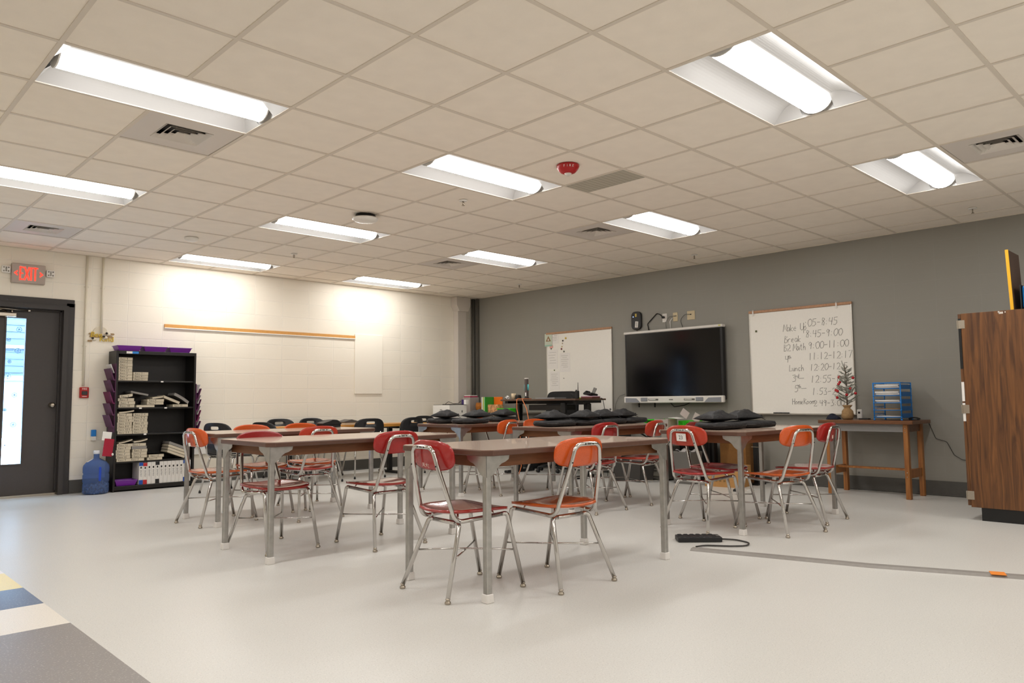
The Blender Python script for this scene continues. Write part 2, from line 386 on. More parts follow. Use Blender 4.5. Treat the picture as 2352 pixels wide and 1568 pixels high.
# suspended ceiling: tiles and tee grid; the light cells stay open
LIGHTS = [(-4, 0), (-4, 4), (0, 0), (0, 4), (0, 8), (0, -4), (4, -4), (4, 0), (4, 4), (4, 8), (-4, -4), (-8, -4), (-8, 0), (-8, 4), (-4, -8), (0, -8), (4, -8), (-8, -8), (0, -12), (4, -12), (-4, -12)]
open_cells = {(u + k, v) for u, v in LIGHTS for k in (0, 1)}
VENTS = [(-3, 1), (-3, 7), (4, 1), (4, 5), (4, -5)]
skip = open_cells | set(VENTS)
t = bm_new(); tee = bm_new()
u0, u1 = math.floor(XL / S), math.ceil(XW / S); v0, v1 = math.floor(YB / S), math.ceil(YW / S)
for u in range(u0, u1):
    for v in range(v0, v1):
        if (u, v) in skip: continue
        x0, x1 = max(u * S, XL), min((u + 1) * S, XW); y0, y1 = max(v * S, YB), min((v + 1) * S, YW)
        if x1 - x0 < .005 or y1 - y0 < .005: continue
        box(t, ((x0 + x1) / 2, (y0 + y1) / 2, H + .012), (x1 - x0 - .002, y1 - y0 - .002, .016))
ceil = struct('ceiling', t, ceil_tile)
for u in range(u0, u1 + 1):
    if XL < u * S < XW: box(tee, (u * S, (YB + YW) / 2, H + .003), (.024, YW - YB, .006))
inopen = lambda u, v: (u - 1, v) in open_cells and (u, v) in open_cells and any((u - 1 == a and v == b) for a, b in LIGHTS)
tee.free(); tee = bm_new()
for u in range(u0, u1 + 1):
    if not XL < u * S < XW: continue
    for v in range(v0, v1):
        if inopen(u, v): continue
        y0, y1 = max(v * S, YB), min((v + 1) * S, YW); box(tee, (u * S, (y0 + y1) / 2, H + .002), (.024, y1 - y0, .005))
for v in range(v0, v1 + 1):
    if YB < v * S < YW: box(tee, ((XL + XW) / 2, v * S, H + .002), (XW - XL, .024, .0052))
box(tee, (XW - .011, (YB + YW) / 2, H + .001), (.022, YW - YB, .006)); box(tee, ((XL + XW) / 2, YW - .011, H + .001), (XW - XL, .022, .006))
struct('trim_1', tee, ceil_tee)
# cove base along both walls
t = bm_new()
for x0, x1 in ((XL, -2.06), (-.93, XW)):
    box(t, ((x0 + x1) / 2, YW - .004, .076), (x1 - x0, .008, .15), .003); box(t, ((x0 + x1) / 2, YW - .009, .008), (x1 - x0, .018, .014), .005)
struct('baseboard_left', t, trimg)
t = bm_new(); box(t, (XW - .004, (YB + YW) / 2, .076), (.008, YW - YB, .15), .003); box(t, (XW - .009, (YB + YW) / 2, .008), (.018, YW - YB, .014), .005)
struct('baseboard_back', t, trimg)
# steel column casing in the corner, pipes
t = bm_new(); box(t, (4.90, YW - .06, (H - .22) / 2), (.19, .12, H - .22), .006)
prism(t, [(-.095, -.24), (.095, -.24), (.15, -.14), (.155, 0), (-.155, 0), (-.15, -.14)], .16, onwall_c(4.90, H - .001, YW - .005))
struct('trim_2', t, mat('column_paint', 'd2cac0', .5))
t = bm_new(); tube(t, [(XW - .035, YW - .07, .15), (XW - .035, YW - .07, H)], .03, 12); box(t, (XW - .02, YW - .17, 1.4), (.04, .05, 2.74))
struct('trim_4', t, mat('pipe_grey_paint', '5b5850', .5))
# door
t = bm_new()
for x in (DX0 + .025, DX1 - .025 + .0): box(t, (x, YW + .06, DZ / 2), (.05, .24, DZ))
box(t, ((DX0 + DX1) / 2, YW + .06, DZ - .025), (DX1 - DX0 - .1, .24, .05))
box(t, (DX0 - .02, YW - .012, DZ / 2 + .02), (.09, .024, DZ + .04), .004); box(t, (DX1 + .025, YW - .012, DZ / 2 + .02), (.09, .024, DZ + .04), .004)
box(t, ((DX0 + DX1) / 2, YW - .012, DZ + .035), (DX1 - DX0 + .13, .024, .09), .004)
box(t, (DX1 - .058, YW + .05, DZ / 2), (.018, .03, DZ - .1)); box(t, (DX0 + .058, YW + .05, DZ / 2), (.018, .03, DZ - .1)); box(t, ((DX0 + DX1) / 2, YW + .05, DZ - .058), (DX1 - DX0 - .1, .03, .018))
struct('trim_5', t, framep)
dx0, dx1, gx0, gx1, gz0, gz1 = DX0 + .052, DX1 - .052, -1.58, -1.395, .365, 1.99
t = bm_new(); yd = YW + .09
box(t, ((dx0 + gx0) / 2, yd, 1.06), (gx0 - dx0, .044, 2.08)); box(t, ((gx1 + dx1) / 2, yd, 1.06), (dx1 - gx1, .044, 2.08))
box(t, ((gx0 + gx1) / 2, yd, (.02 + gz0) / 2), (gx1 - gx0, .044, gz0 - .02)); box(t, ((gx0 + gx1) / 2, yd, (gz1 + 2.1) / 2), (gx1 - gx0, .044, 2.1 - gz1))
for a in ((gx0 - .008, (gz0 + gz1) / 2, .016, gz1 - gz0 + .03), (gx1 + .008, (gz0 + gz1) / 2, .016, gz1 - gz0 + .03), ((gx0 + gx1) / 2, gz0 - .008, gx1 - gx0, .016), ((gx0 + gx1) / 2, gz1 + .008, gx1 - gx0, .016)):
    box(t, (a[0], yd - .026, a[1]), (a[2], .01, a[3]))
door = struct('door_1', t, doorp); B('threshold', ((DX0 + DX1) / 2, YW + .09, .012), (DX1 - DX0 - .1, .18, .026), nickel, door)
glass = mat('door_glass', 'f4f8ff', .0, trans=1, ior=1.0, spec=.3)
B('glass_pane', ((gx0 + gx1) / 2, yd, (gz0 + gz1) / 2), (gx1 - gx0, .006, gz1 - gz0), glass, door)
t = bm_new(); lathe(t, [(.03, 0), (.032, .006), (.012, .012), (.011, .035), (.024, .045), (.029, .06), (.026, .075), (.012, .082), (0, .083)], 20)
bmesh.ops.transform(t, matrix=onwall_c(-1.115, 1.012, yd - .022), verts=t.verts); obj('knob', t, nickel, door)
t = bm_new(); box(t, (-1.63, yd - .055, 2.02), (.26, .06, .045), .008, seg=2); tube(t, [(-1.6, yd - .06, 1.99), (-1.6, yd - .06, 2.06)], .016)
tube(t, [(-1.6, yd - .06, 2.06), (-1.72, yd - .10, 2.085)], .009, 8); tube(t, [(-1.72, yd - .10, 2.085), (-1.38, yd - .075, 2.075)], .006, 8); tube(t, [(-1.54, yd - .06, 2.04), (-1.54, yd - .06, 2.085)], .012)
box(t, (-1.38, yd - .06, 2.075), (.02, .05, .014))
obj('door_closer', t, nickel, door)
flake = mat('snowflake_cling', '8db4d8', .6)
def snow(x, z, r, solid):
    t = bm_new(); y = yd - .004
    for k in range(6):
        a = math.pi * k / 6; dx, dz = math.cos(a) * r, math.sin(a) * r
        tube(t, [(x - dx, y, z - dz), (x + dx, y, z + dz)], .0016, 5)
        for s_ in (-1, 1):
            for q in (.6,): 
                bx, bz = x + s_ * dx * q, z + s_ * dz * q
                for d in (-.5, .5): tube(t, [(bx, y, bz), (bx + s_ * math.cos(a + d) * r * .35, y, bz + s_ * math.sin(a + d) * r * .35)], .0013, 5)
    if solid: tube(t, [(x + math.cos(a) * r * .8, y, z + math.sin(a) * r * .8) for a in (2 * math.pi * k / 14 for k in range(14))], .0016, 5, close=True)
    obj('snowflake_cling', t, flake, door)
for a in ((-1.455, 1.865, .032, 1), (-1.55, 1.745, .022, 1), (-1.46, 1.625, .034, 1), (-1.535, 1.5, .02, 1), (-1.545, 1.34, .036, 0), (-1.475, 1.13, .03, 0), (-1.56, .965, .018, 1), (-1.475, .80, .033, 0), (-1.545, .575, .038, 0)): snow(*a)
# what stands outside the glass: snow and a sided building
t = bm_new(); box(t, (-1, YW + 5.2, -.15), (14, 10, .1)); struct('ground', t, mat('snow', 'f2f4f8', .8))
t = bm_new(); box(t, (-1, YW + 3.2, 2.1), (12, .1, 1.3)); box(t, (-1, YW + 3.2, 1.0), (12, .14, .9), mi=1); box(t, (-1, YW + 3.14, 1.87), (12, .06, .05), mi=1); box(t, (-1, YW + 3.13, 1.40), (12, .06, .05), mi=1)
for k in range(14): box(t, (-1, YW + 3.14, 1.5 + k * .1), (12, .02, .012), mi=2)
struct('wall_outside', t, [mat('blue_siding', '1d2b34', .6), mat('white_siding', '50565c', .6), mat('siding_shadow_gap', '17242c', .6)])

# ------------------------------------------------------------------ ceiling fixtures
lampm = mat('lamp_diffuser', 'fff6e8', .5, emit='fdfcfb', est=LAMP)
lampside = mat('lamp_basket_side', 'fff6e8', .5, emit='fdfcfb', est=4.0)
panw = mat('lamp_reflector', 'b8b6b3', .5)
def ceiling_light():
    o = thing('ceiling_light', '', 'ceiling light')
    Lx, Wy = 2 * S - .026, S - .026
    t = bm_new(); prof = []
    for k in range(13):
        a = k / 12; y = -Wy / 2 + a * (Wy / 2 - .105); prof.append((y, .004 + .075 * math.sin(a * math.pi * .62)))
    prof = prof + [(-y, z) for y, z in prof[::-1]]
    nx = 2; top = .10
    for (ya, za), (yb, zb) in zip(prof, prof[1:]):
        vs = [t.verts.new(p) for p in ((-Lx / 2, ya, za), (Lx / 2, ya, za), (Lx / 2, yb, zb), (-Lx / 2, yb, zb))]; f = t.faces.new(vs); f.smooth = True
    # closed back and ends
    box(t, (0, 0, .108), (Lx, Wy, .01))
    for s in (-1, 1):
        box(t, (0, s * (Wy / 2 + .0), .054), (Lx, .004, .1)); box(t, (s * Lx / 2, 0, .054), (.004, Wy, .1))
    # curved end fillers
    for s in (-1, 1):
        f = t.faces.new([t.verts.new(p) for p in ((s * Lx / 2, -.105, .003), (s * Lx / 2, .105, .003), (s * (Lx / 2 - .025), .105, .085), (s * (Lx / 2 - .025), -.105, .085))])
    for s in (-1, 1):
        for q in (-1, 1):
            n = 8; a = [t.verts.new((s * Lx / 2, q * (Wy / 2 - i * (Wy / 2 - .1) / n), .003)) for i in range(n + 1)]
            b = [t.verts.new((s * (Lx / 2 - .075 * math.sin(i / n * math.pi / 2)), q * (Wy / 2 - i * (Wy / 2 - .1) / n), .004 + .075 * math.sin(i / n * math.pi * .62))) for i in range(n + 1)]
            for i in range(n):
                f = t.faces.new((a[i], a[i + 1], b[i + 1], b[i])); f.smooth = True
    obj('reflector', t, panw, o)
    t = bm_new(); n = 12; lx = Lx / 2 - .032
    pts = [(-.098 * math.cos(math.pi * i / n), .076 - .080 * math.sin(math.pi * i / n)) for i in range(n + 1)]
    for (ya, za), (yb, zb) in zip(pts, pts[1:]):
        f = t.faces.new([t.verts.new(p) for p in ((-lx, ya, za), (lx, ya, za), (lx, yb, zb), (-lx, yb, zb))]); f.smooth = True
    bmesh.ops.remove_doubles(t, verts=t.verts, dist=1e-5)
    bmesh.ops.recalc_face_normals(t, faces=t.faces)
    for f in t.faces:
        if f.normal.z > 0: f.normal_flip()
        f.material_index = 0 if abs(f.normal.z) > .72 else 1
    obj('diffuser', t, [lampm, lampside], o, fix=False)
    for s in (-1, 1):
        t = bm_new(); P2 = [(y, z) for y, z in pts]
        prism(t, [(y * 1.06, (z - .075) * 1.05 + .075) for y, z in P2], .008, Matrix(((0, 0, 1, s * lx - .004), (1, 0, 0, 0), (0, 1, 0, 0), (0, 0, 0, 1))))
        obj('end_cap', t, mat('lamp_end_cap', 'f2efea', .4), o)
    return o
LL = {(-4, 0): 'long lit ceiling light at the upper left, directly above an air vent', (-4, 4): 'lit ceiling light cut by the left edge of the picture', (0, 0): 'lit ceiling light left of the red fire alarm',
      (0, 4): 'lit ceiling light below the round black and white wireless unit', (0, 8): 'lit ceiling light close to the cream wall, above the wooden map rail', (0, -4): 'largest lit ceiling light, at the upper right of the picture',
      (4, -4): 'lit ceiling light at the far right next to an air vent', (4, 0): 'lit ceiling light above the wall display, with an air vent at its left corner', (4, 4): 'lit ceiling light farther back, an air vent at its left',
      (4, 8): 'small distant lit ceiling light nearest the room corner by the cream wall'}
l0 = ceiling_light(); first = True
for u, v in LIGHTS:
    loc = ((u + 1) * S, (v + .5) * S, H)
    lab = LL.get((u, v), 'lit ceiling light in the rows behind the camera')
    if first: o = l0; o.location = loc; first = False; o['label'] = lab; o['group'] = 'recessed ceiling lights'
    else: o = dup(l0, loc, 0, lab, 'recessed ceiling lights')
def air_vent():
    o = thing('ceiling_vent', '', 'air vent')
    t = bm_new(); s = S - .03; a = .30
    for c_, d in (((0, (s + a) / 4, .006), (s, (s - a) / 2, .006)), ((0, -(s + a) / 4, .006), (s, (s - a) / 2, .006)), (((s + a) / 4, 0, .006), ((s - a) / 2, a, .006)), ((-(s + a) / 4, 0, .006), ((s - a) / 2, a, .006))): box(t, c_, d)
    obj('face_panel', t, mat('vent_panel', 'ddd5cd', .5), o)
    B('dark_throat', (0, 0, .05), (a, a, .004), blackm, o)
    t = bm_new()
    for i, r in enumerate((.15, .115, .08, .045)):
        # square sloped louvre ring
        r2 = r - .028; z0, z1 = .0, .022
        for k in range(4):
            M = Matrix.Rotation(k * math.pi / 2, 4, 'Z')
            q = [M @ Vector(p) for p in ((r, -r, z0 + .001), (r, r, z0 + .001), (r2, r2, z1), (r2, -r2, z1))]
            t.faces.new([t.verts.new(p) for p in q])
    obj('louvres', t, mat('vent_louvre', 'e0d9d0', .45), o, fix=False)
    return o
VL = {(-3, 1): 'square air vent below the long ceiling light at the upper left', (-3, 7): 'square air vent near the exit sign with a red glow on it', (4, 1): 'square air vent at the left corner of the light above the wall display',
      (4, 5): 'small distant square air vent left of a ceiling light near the corner', (4, -5): 'square air vent at the far right edge of the ceiling'}
v_0 = air_vent()
for i, (u, v) in enumerate(VENTS):
    loc = ((u + .5) * S, (v + .5) * S, H)
    if i == 0: v_0.location = loc; v_0['label'] = VL[(u, v)]; v_0['group'] = 'ceiling air vents'
    else: dup(v_0, loc, 0, VL[(u, v)], 'ceiling air vents')
# return grille strip, fire strobe, wireless unit, smoke detector, sprinklers
t = bm_new(); box(t, (2.25 * S, -.5 * S, H + .0005), (.5 * S - .02, S - .02, .004))
for k in range(14): box(t, (2.25 * S, (-.97 + k * .0725) * S, H - .002), (.5 * S - .03, .006, .003))
tag(obj('ceiling_grille', t, mat('grille_grey', 'b9b3a4', .6)), 'plain grey perforated strip in the ceiling beside the red fire alarm', 'ceiling grille')
o = thing('fire_strobe', 'round red ceiling fire alarm lettered FIRE with a clear bulb', 'fire alarm', (1.37 * S, -.63 * S, H))
t = bm_new(); lathe(t, [(.085, 0), (.086, -.012), (.075, -.035), (.055, -.055), (.03, -.062), (0, -.063)], 28); obj('housing', t, mat('alarm_red', 'b01a1c', .35), o)
t = bm_new(); lathe(t, [(.028, -.058), (.026, -.066), (.012, -.078), (0, -.08)], 16); obj('bulb', t, mat('strobe_clear', 'dcd8d0', .15), o)
t = bm_new()
for i, ch in enumerate('FIRE'):
    a = math.radians(225 + (i - 1.5) * 15 + 0)
    px, py = math.cos(a) * .083, math.sin(a) * .083
    n = Vector((math.cos(a), math.sin(a), -.35)).normalized(); xr = Vector((-math.sin(a), math.cos(a), 0)); up = n.cross(xr)
    text(t, ch, .024, Matrix(((xr.x, up.x, n.x, px), (xr.y, up.y, n.y, py), (xr.z, up.z, n.z, -.032), (0, 0, 0, 1))), align='CENTER')
obj('lettering', t, paper, o)
o = thing('wireless_unit', 'round white wireless unit on a black bracket under the ceiling', 'wireless access point', (.88 * S, 3.12 * S, H))
t = bm_new(); lathe(t, [(.09, 0), (.09, -.012), (.11, -.03), (.115, -.04)], 28); obj('bracket', t, black, o)
t = bm_new(); lathe(t, [(.12, -.034), (.122, -.045), (.105, -.06), (.06, -.068), (0, -.07)], 32); obj('cover', t, whitep, o)
o = thing('smoke_detector', 'small round white smoke detector on the ceiling near the left wall', 'smoke detector', (-.47 * S, 6.51 * S, H))
t = bm_new(); lathe(t, [(.07, 0), (.07, -.014), (.062, -.03), (.04, -.038), (0, -.04)], 24); obj('housing', t, whitep, o)
def sprinkler():
    o = thing('sprinkler_head', '', 'sprinkler'); t = bm_new()
    lathe(t, [(.038, 0), (.036, -.006), (.02, -.008), (0, -.009)], 18); obj('escutcheon', t, whitep, o)
    t = bm_new(); tube(t, [(0, 0, -.006), (0, 0, -.045)], .005, 8); tube(t, [(.006, 0, -.01), (.014, 0, -.026), (0, 0, -.044)], .0022, 6); tube(t, [(-.006, 0, -.01), (-.014, 0, -.026), (0, 0, -.044)], .0022, 6)
    lathe(t, [(.014, -.045), (.014, -.047), (0, -.047)], 14); obj('head', t, nickel, o); return o
s0 = sprinkler()
for i, (u, v, lb) in enumerate(((1.46, 1.47, 'ceiling sprinkler nearest, just below the light left of the fire alarm'), (1.55, 6.65, 'ceiling sprinkler above the cream wall between two lights'), (7.57, 1.49, 'ceiling sprinkler near the grey wall, right of the wall display light'),
                        (7.58, -3.44, 'ceiling sprinkler at the far right near the grey wall'), (7.59, 6.52, 'farthest ceiling sprinkler, close to the room corner'))):
    loc = (u * S, v * S, H)
    if i == 0: s0.location = loc; s0['label'] = lb; s0['group'] = 'ceiling sprinklers'
    else: dup(s0, loc, 0, lb, 'ceiling sprinklers')

# ------------------------------------------------------------------ things on the cream wall
redlit = mat('exit_red', 'ff3a28', .5, emit='ff2a1c', est=2.6)
o = thing('exit_sign', 'grey EXIT sign with red lit letters and two arrows above the door', 'exit sign', (-1.412, YW, 2.485))
t = bm_new(); box(t, (0, -.025, 0), (.325, .05, .22), .006); obj('housing', t, mat('sign_housing', 'b5a79c', .5), o)
M0 = Matrix(((1, 0, 0, 0), (0, 0, -1, -.0505), (0, 1, 0, 0), (0, 0, 0, 1)))
t = bm_new(); LW, LH, bw = .044, .148, .013
def bar(x0, y0, x1, y1, w=bw): 
    d = Vector((x1 - x0, y1 - y0)); n_ = Vector((-d.y, d.x)).normalized() * w / 2
    prism(t, [(x0 - n_.x, y0 - n_.y), (x1 - n_.x, y1 - n_.y), (x1 + n_.x, y1 + n_.y), (x0 + n_.x, y0 + n_.y)], .002, M0)
hh = LH / 2
bar(-.082, -hh, -.082, hh); bar(-.088, hh - bw / 2, -.05, hh - bw / 2); bar(-.088, 0, -.054, 0); bar(-.088, -hh + bw / 2, -.05, -hh + bw / 2)
bar(-.040, -hh, .004, hh, .015); bar(.004, -hh, -.040, hh, .015); bar(.023, -hh, .023, hh, .014); bar(.062, -hh, .062, hh, .014); bar(.038, hh - bw / 2, .088, hh - bw / 2)
obj('letters', t, redlit, o)
for s in (-1, 1):
    t = bm_new(); prism(t, [(s * .142, 0), (s * .108, .03), (s * .108, .014), (s * .124, 0), (s * .108, -.014), (s * .108, -.03)][:: s], .002, M0); obj('arrow', t, redlit, o)
for s in (-1, 1):
    lp = thing('emergency_light', 'small square white emergency lamp %s the exit sign' % ('left of' if s < 0 else 'right of'), 'emergency light', (-1.412 + s * .215, YW, 2.512 + (.003 if s < 0 else -.003)), 0, 'emergency lamps beside the exit sign')
    t = bm_new(); box(t, (0, -.03, 0), (.085, .05, .08), .014, seg=2); obj('housing', t, whitep, lp)
    t = bm_new()
    for a in (-1, 1):
        for b in (-1, 1): lathe(t, [(.011, -.002), (.011, .002), (0, .002)], 12, mi=0); bmesh.ops.transform(t, matrix=Matrix.Identity(4), verts=[]); 
    t.free(); t = bm_new()
    for a, b in ((-1, -1), (-1, 1), (1, -1), (1, 1), (0, 0), (0, .9), (0, -.9)):
        q = bmesh.new(); lathe(q, [(.0085, 0), (.0085, .002), (0, .002)], 10); bmesh.ops.transform(q, matrix=Matrix(((1, 0, 0, a * .022), (0, 0, -1, -.0548), (0, 1, 0, b * .02), (0, 0, 0, 1))), verts=q.verts); merge(t, q); q.free()
    obj('lens', t, mat('lens_grey', '8d877d', .3), lp)
for x, z0, lb in ((-.815, 1.235, 'cream conduit running down the wall to the fire alarm pull'), (-.642, 1.86, 'shorter cream conduit ending at the bee sign')):
    t = bm_new(); tube(t, [(x, YW - .014, z0), (x, YW - .014, H)], .0125, 12)
    for z in ((1.7, 2.4) if z0 < 1.5 else (2.4,)): box(t, (x, YW - .004, z), (.05, .008, .015), .002)
    tag(obj('wall_conduit', t, cream), lb, 'conduit', 'painted conduits on the cream wall')
o = thing('fire_pull_station', 'small red FIRE pull box on the wall by the door', 'fire alarm', (-.805, YW, 1.155))
t = bm_new(); box(t, (0, -.02, 0), (.095, .04, .125), .006); obj('housing', t, mat('pull_red', 'b5201c', .4), o)
t = bm_new(); box(t, (0, -.045, -.006), (.06, .01, .045), .003); obj('handle', t, mat('pull_handle', '3a3432', .4), o)
t = bm_new(); text(t, 'FIRE', .03, Matrix(((1, 0, 0, 0), (0, 0, -1, -.0405), (0, 1, 0, .032), (0, 0, 0, 1))), align='CENTER'); box(t, (0, -.0405, -.045), (.05, .002, .006)); obj('lettering', t, paper, o)
# bee sign
o = thing('bee_sign', 'yellow Bee Kind cut-out sign with white bees and a hive top', 'wall sign', (-.64, YW, 1.85))
yel = mat('sign_yellow', 'e0bd2a', .5); beew = mat('sign_white', 'ded3bb', .6); brn = mat('sign_tan', 'a88d66', .6)
t = bm_new(); prism(t, [(-.03 + .075 * math.cos(a), .03 + .058 * math.sin(a)) for a in (math.pi * k / 10 for k in range(11))] + [(-.1, .0), (.04, .0)], .01, onwall_c(.02, 0, -.002) @ Matrix.Translation((0, 0, 0))); obj('hive_top', t, beew, o)
t = bm_new(); text(t, 'Bee', .085, onwall_c(-.12, -.035, -.008), ext=.005, shear=.15); text(t, 'Kind', .085, onwall_c(-.02, -.085, -.008), ext=.005); obj('lettering', t, yel, o)
for bx_, bz_ in ((.075, .0), (-.075, -.065), (.045, -.04)):
    t = bm_new(); q = bmesh.new(); lathe(q, [(0, -.004), (.02, -.002), (.02, .002), (0, .004)], 12, sx=1.3); bmesh.ops.transform(q, matrix=onwall_c(bx_, bz_, -.018), verts=q.verts); merge(t, q, 0); q.free()
    q = bmesh.new(); lathe(q, [(0, -.004), (.014, -.002), (.014, .002), (0, .004)], 10); bmesh.ops.transform(q, matrix=onwall_c(bx_ - .018, bz_ + .012, -.02), verts=q.verts); merge(t, q, 1); q.free()
    obj('bee', t, [beew, mat('bee_dark', '2c2420', .5)], o)
t = bm_new(); 
for bx_, bz_ in ((-.11, .0), (.12, .005), (-.12, -.085), (.0, .01)): prism(t, rrect(.05, .022, .01, 3, bx_, bz_), .006, onwall_c(0, 0, -.003))
prism(t, rrect(.25, .03, .012, 3, 0, -.03), .005, onwall_c(0, 0, -.001)); obj('backing', t, brn, o)
# hardboard map rail, blank white panel, wiring channel
o = thing('map_rail', 'long tan hardboard strip with a white edge on the cream wall', 'map rail', (1.476, YW, 1.99))
B('hardboard_strip', (0, -.008, .006), (2.79, .016, .042), tan, o); B('edge_trim', (0, -.011, -.022), (2.79, .022, .014), whitep, o, .003)
t = bm_new(); box(t, (3.11, YW - .008, 1.592), (.50, .016, .91), .003); tag(obj('blank_panel', t, mat('panel_cream', 'f5eedf', .55)), 'blank cream painted panel on the wall right of the tan rail', 'wall panel')
o = thing('wiring_channel', 'white surface wiring channel with an outlet on the lower cream wall', 'wiring channel', (.95, YW, .45))
t = bm_new(); box(t, (0, -.03, 0), (1.15, .06, .17), .006); obj('channel', t, whitep, o)
t = bm_new(); box(t, (-.18, -.062, 0), (.13, .005, .075), .002); obj('cover_plate', t, mat('plate_white', 'e2ded6', .4), o)
t = bm_new()
for dx in (-.21, -.15):
    for q in (-.008, .008): box(t, (dx + q, -.0648, .004), (.003, .002, .012))
    box(t, (dx, -.0648, -.014), (.006, .002, .006))
obj('sockets', t, blackm, o)

# ------------------------------------------------------------------ classroom tables
def make_table():
    o = thing('classroom_table', '', 'table')
    Lx, Wy, th, ht = 1.56, .79, .031, .762
    ch = .045
    def out(d): x, y = Lx / 2 - d, Wy / 2 - d; return [(x - ch, y), (x, y - ch), (x, -y + ch), (x - ch, -y), (-x + ch, -y), (-x, -y + ch), (-x, y - ch), (-x + ch, y)][::-1]
    t = bm_new(); prism(t, out(.003), .0015, Matrix.Translation((0, 0, ht - .0015))); top = obj('tabletop', t, tabtop, o)
    t = bm_new(); prism(t, out(0), th - .0015, Matrix.Translation((0, 0, ht - th)), bev=.004); obj('edge_band', t, tabedge, o)
    t = bm_new(); a = Lx / 2 - .075; b = Wy / 2 - .075
    for c_, d in (((0, b, .7), (2 * a, .018, .06)), ((0, -b, .7), (2 * a, .018, .06)), ((a, 0, .7), (.018, 2 * b, .06)), ((-a, 0, .7), (.018, 2 * b, .06))): box(t, c_, d, .002)
    obj('apron', t, apronm, o)
    for sx in (-1, 1):
        for sy in (-1, 1):
            lx, ly = sx * .7375, sy * .345
            t = bm_new(); box(t, (lx, ly, (ht - th + .035) / 2), (.034, .034, ht - th - .035), .005, seg=2)
            for k in (-1, 1): box(t, (lx + sx * .0172, ly + k * .007, .37), (.0012, .002, .70))
            leg = obj('leg', t, galv, o)
            t = bm_new()
            for k in (-1, 1):   # moulded square cap, slightly flared, ribbed
                pass
            q = bmesh.new(); bmesh.ops.create_cone(q, cap_ends=True, segments=4, radius1=.0345, radius2=.0305, depth=.044); bmesh.ops.rotate(q, matrix=Matrix.Rotation(math.pi / 4, 3, 'Z'), verts=q.verts)
            bmesh.ops.bevel(q, geom=q.edges[:], offset=.003, segments=1, affect='EDGES'); bmesh.ops.translate(q, vec=(lx, ly, .022), verts=q.verts); merge(t, q, 0); q.free()
            obj('foot_cap', t, capw, leg)
            g = [(0, 0), (.155, 0), (.15, -.022), (.125, -.035), (.10, -.042), (.075, -.06), (.055, -.085), (.034, -.10), (0, -.108)]
            t = bm_new()
            Mx = Matrix(((-sx, 0, 0, lx + sx * .018), (0, 0, sy, ly + sy * .018), (0, 1, 0, ht - th), (0, 0, 0, 1)))
            My = Matrix(((0, 0, sx, lx + sx * .018), (-sy, 0, 0, ly + sy * .018), (0, 1, 0, ht - th), (0, 0, 0, 1)))
            prism(t, g, .003, Mx); prism(t, g, .003, My); obj('corner_bracket', t, galv, leg)
    return o
TABLES = [  # x, y, rotation, label
    (0.012, -0.866, -1.9, 'front brown classroom table nearest the camera, one red and one orange chair at it'),
    (-0.335, 0.818, -0.6, 'bare brown classroom table at the left, behind the front table and its red chairs'),
    (0.02, 2.466, -0.3, 'bare brown classroom table farthest left, in front of the black chairs'),
    (2.585, -0.862, -2.6, 'brown table at the right with two black padded cases on its near end'),
    (2.615, 2.475, 1.0, 'brown table at the back left with black cases, below the printer'),
    (2.47, .79, 1.0, 'brown table in the middle back with a row of black cases and pouches')]
tb = make_table()
for i, (x, y, r, lb) in enumerate(TABLES):
    if i == 0: tb.location = (x, y, 0); tb.rotation_euler = (0, 0, math.radians(r)); tb['label'] = lb; tb['group'] = 'brown classroom tables'
    else: dup(tb, (x, y, 0), math.radians(r), lb, 'brown classroom tables')

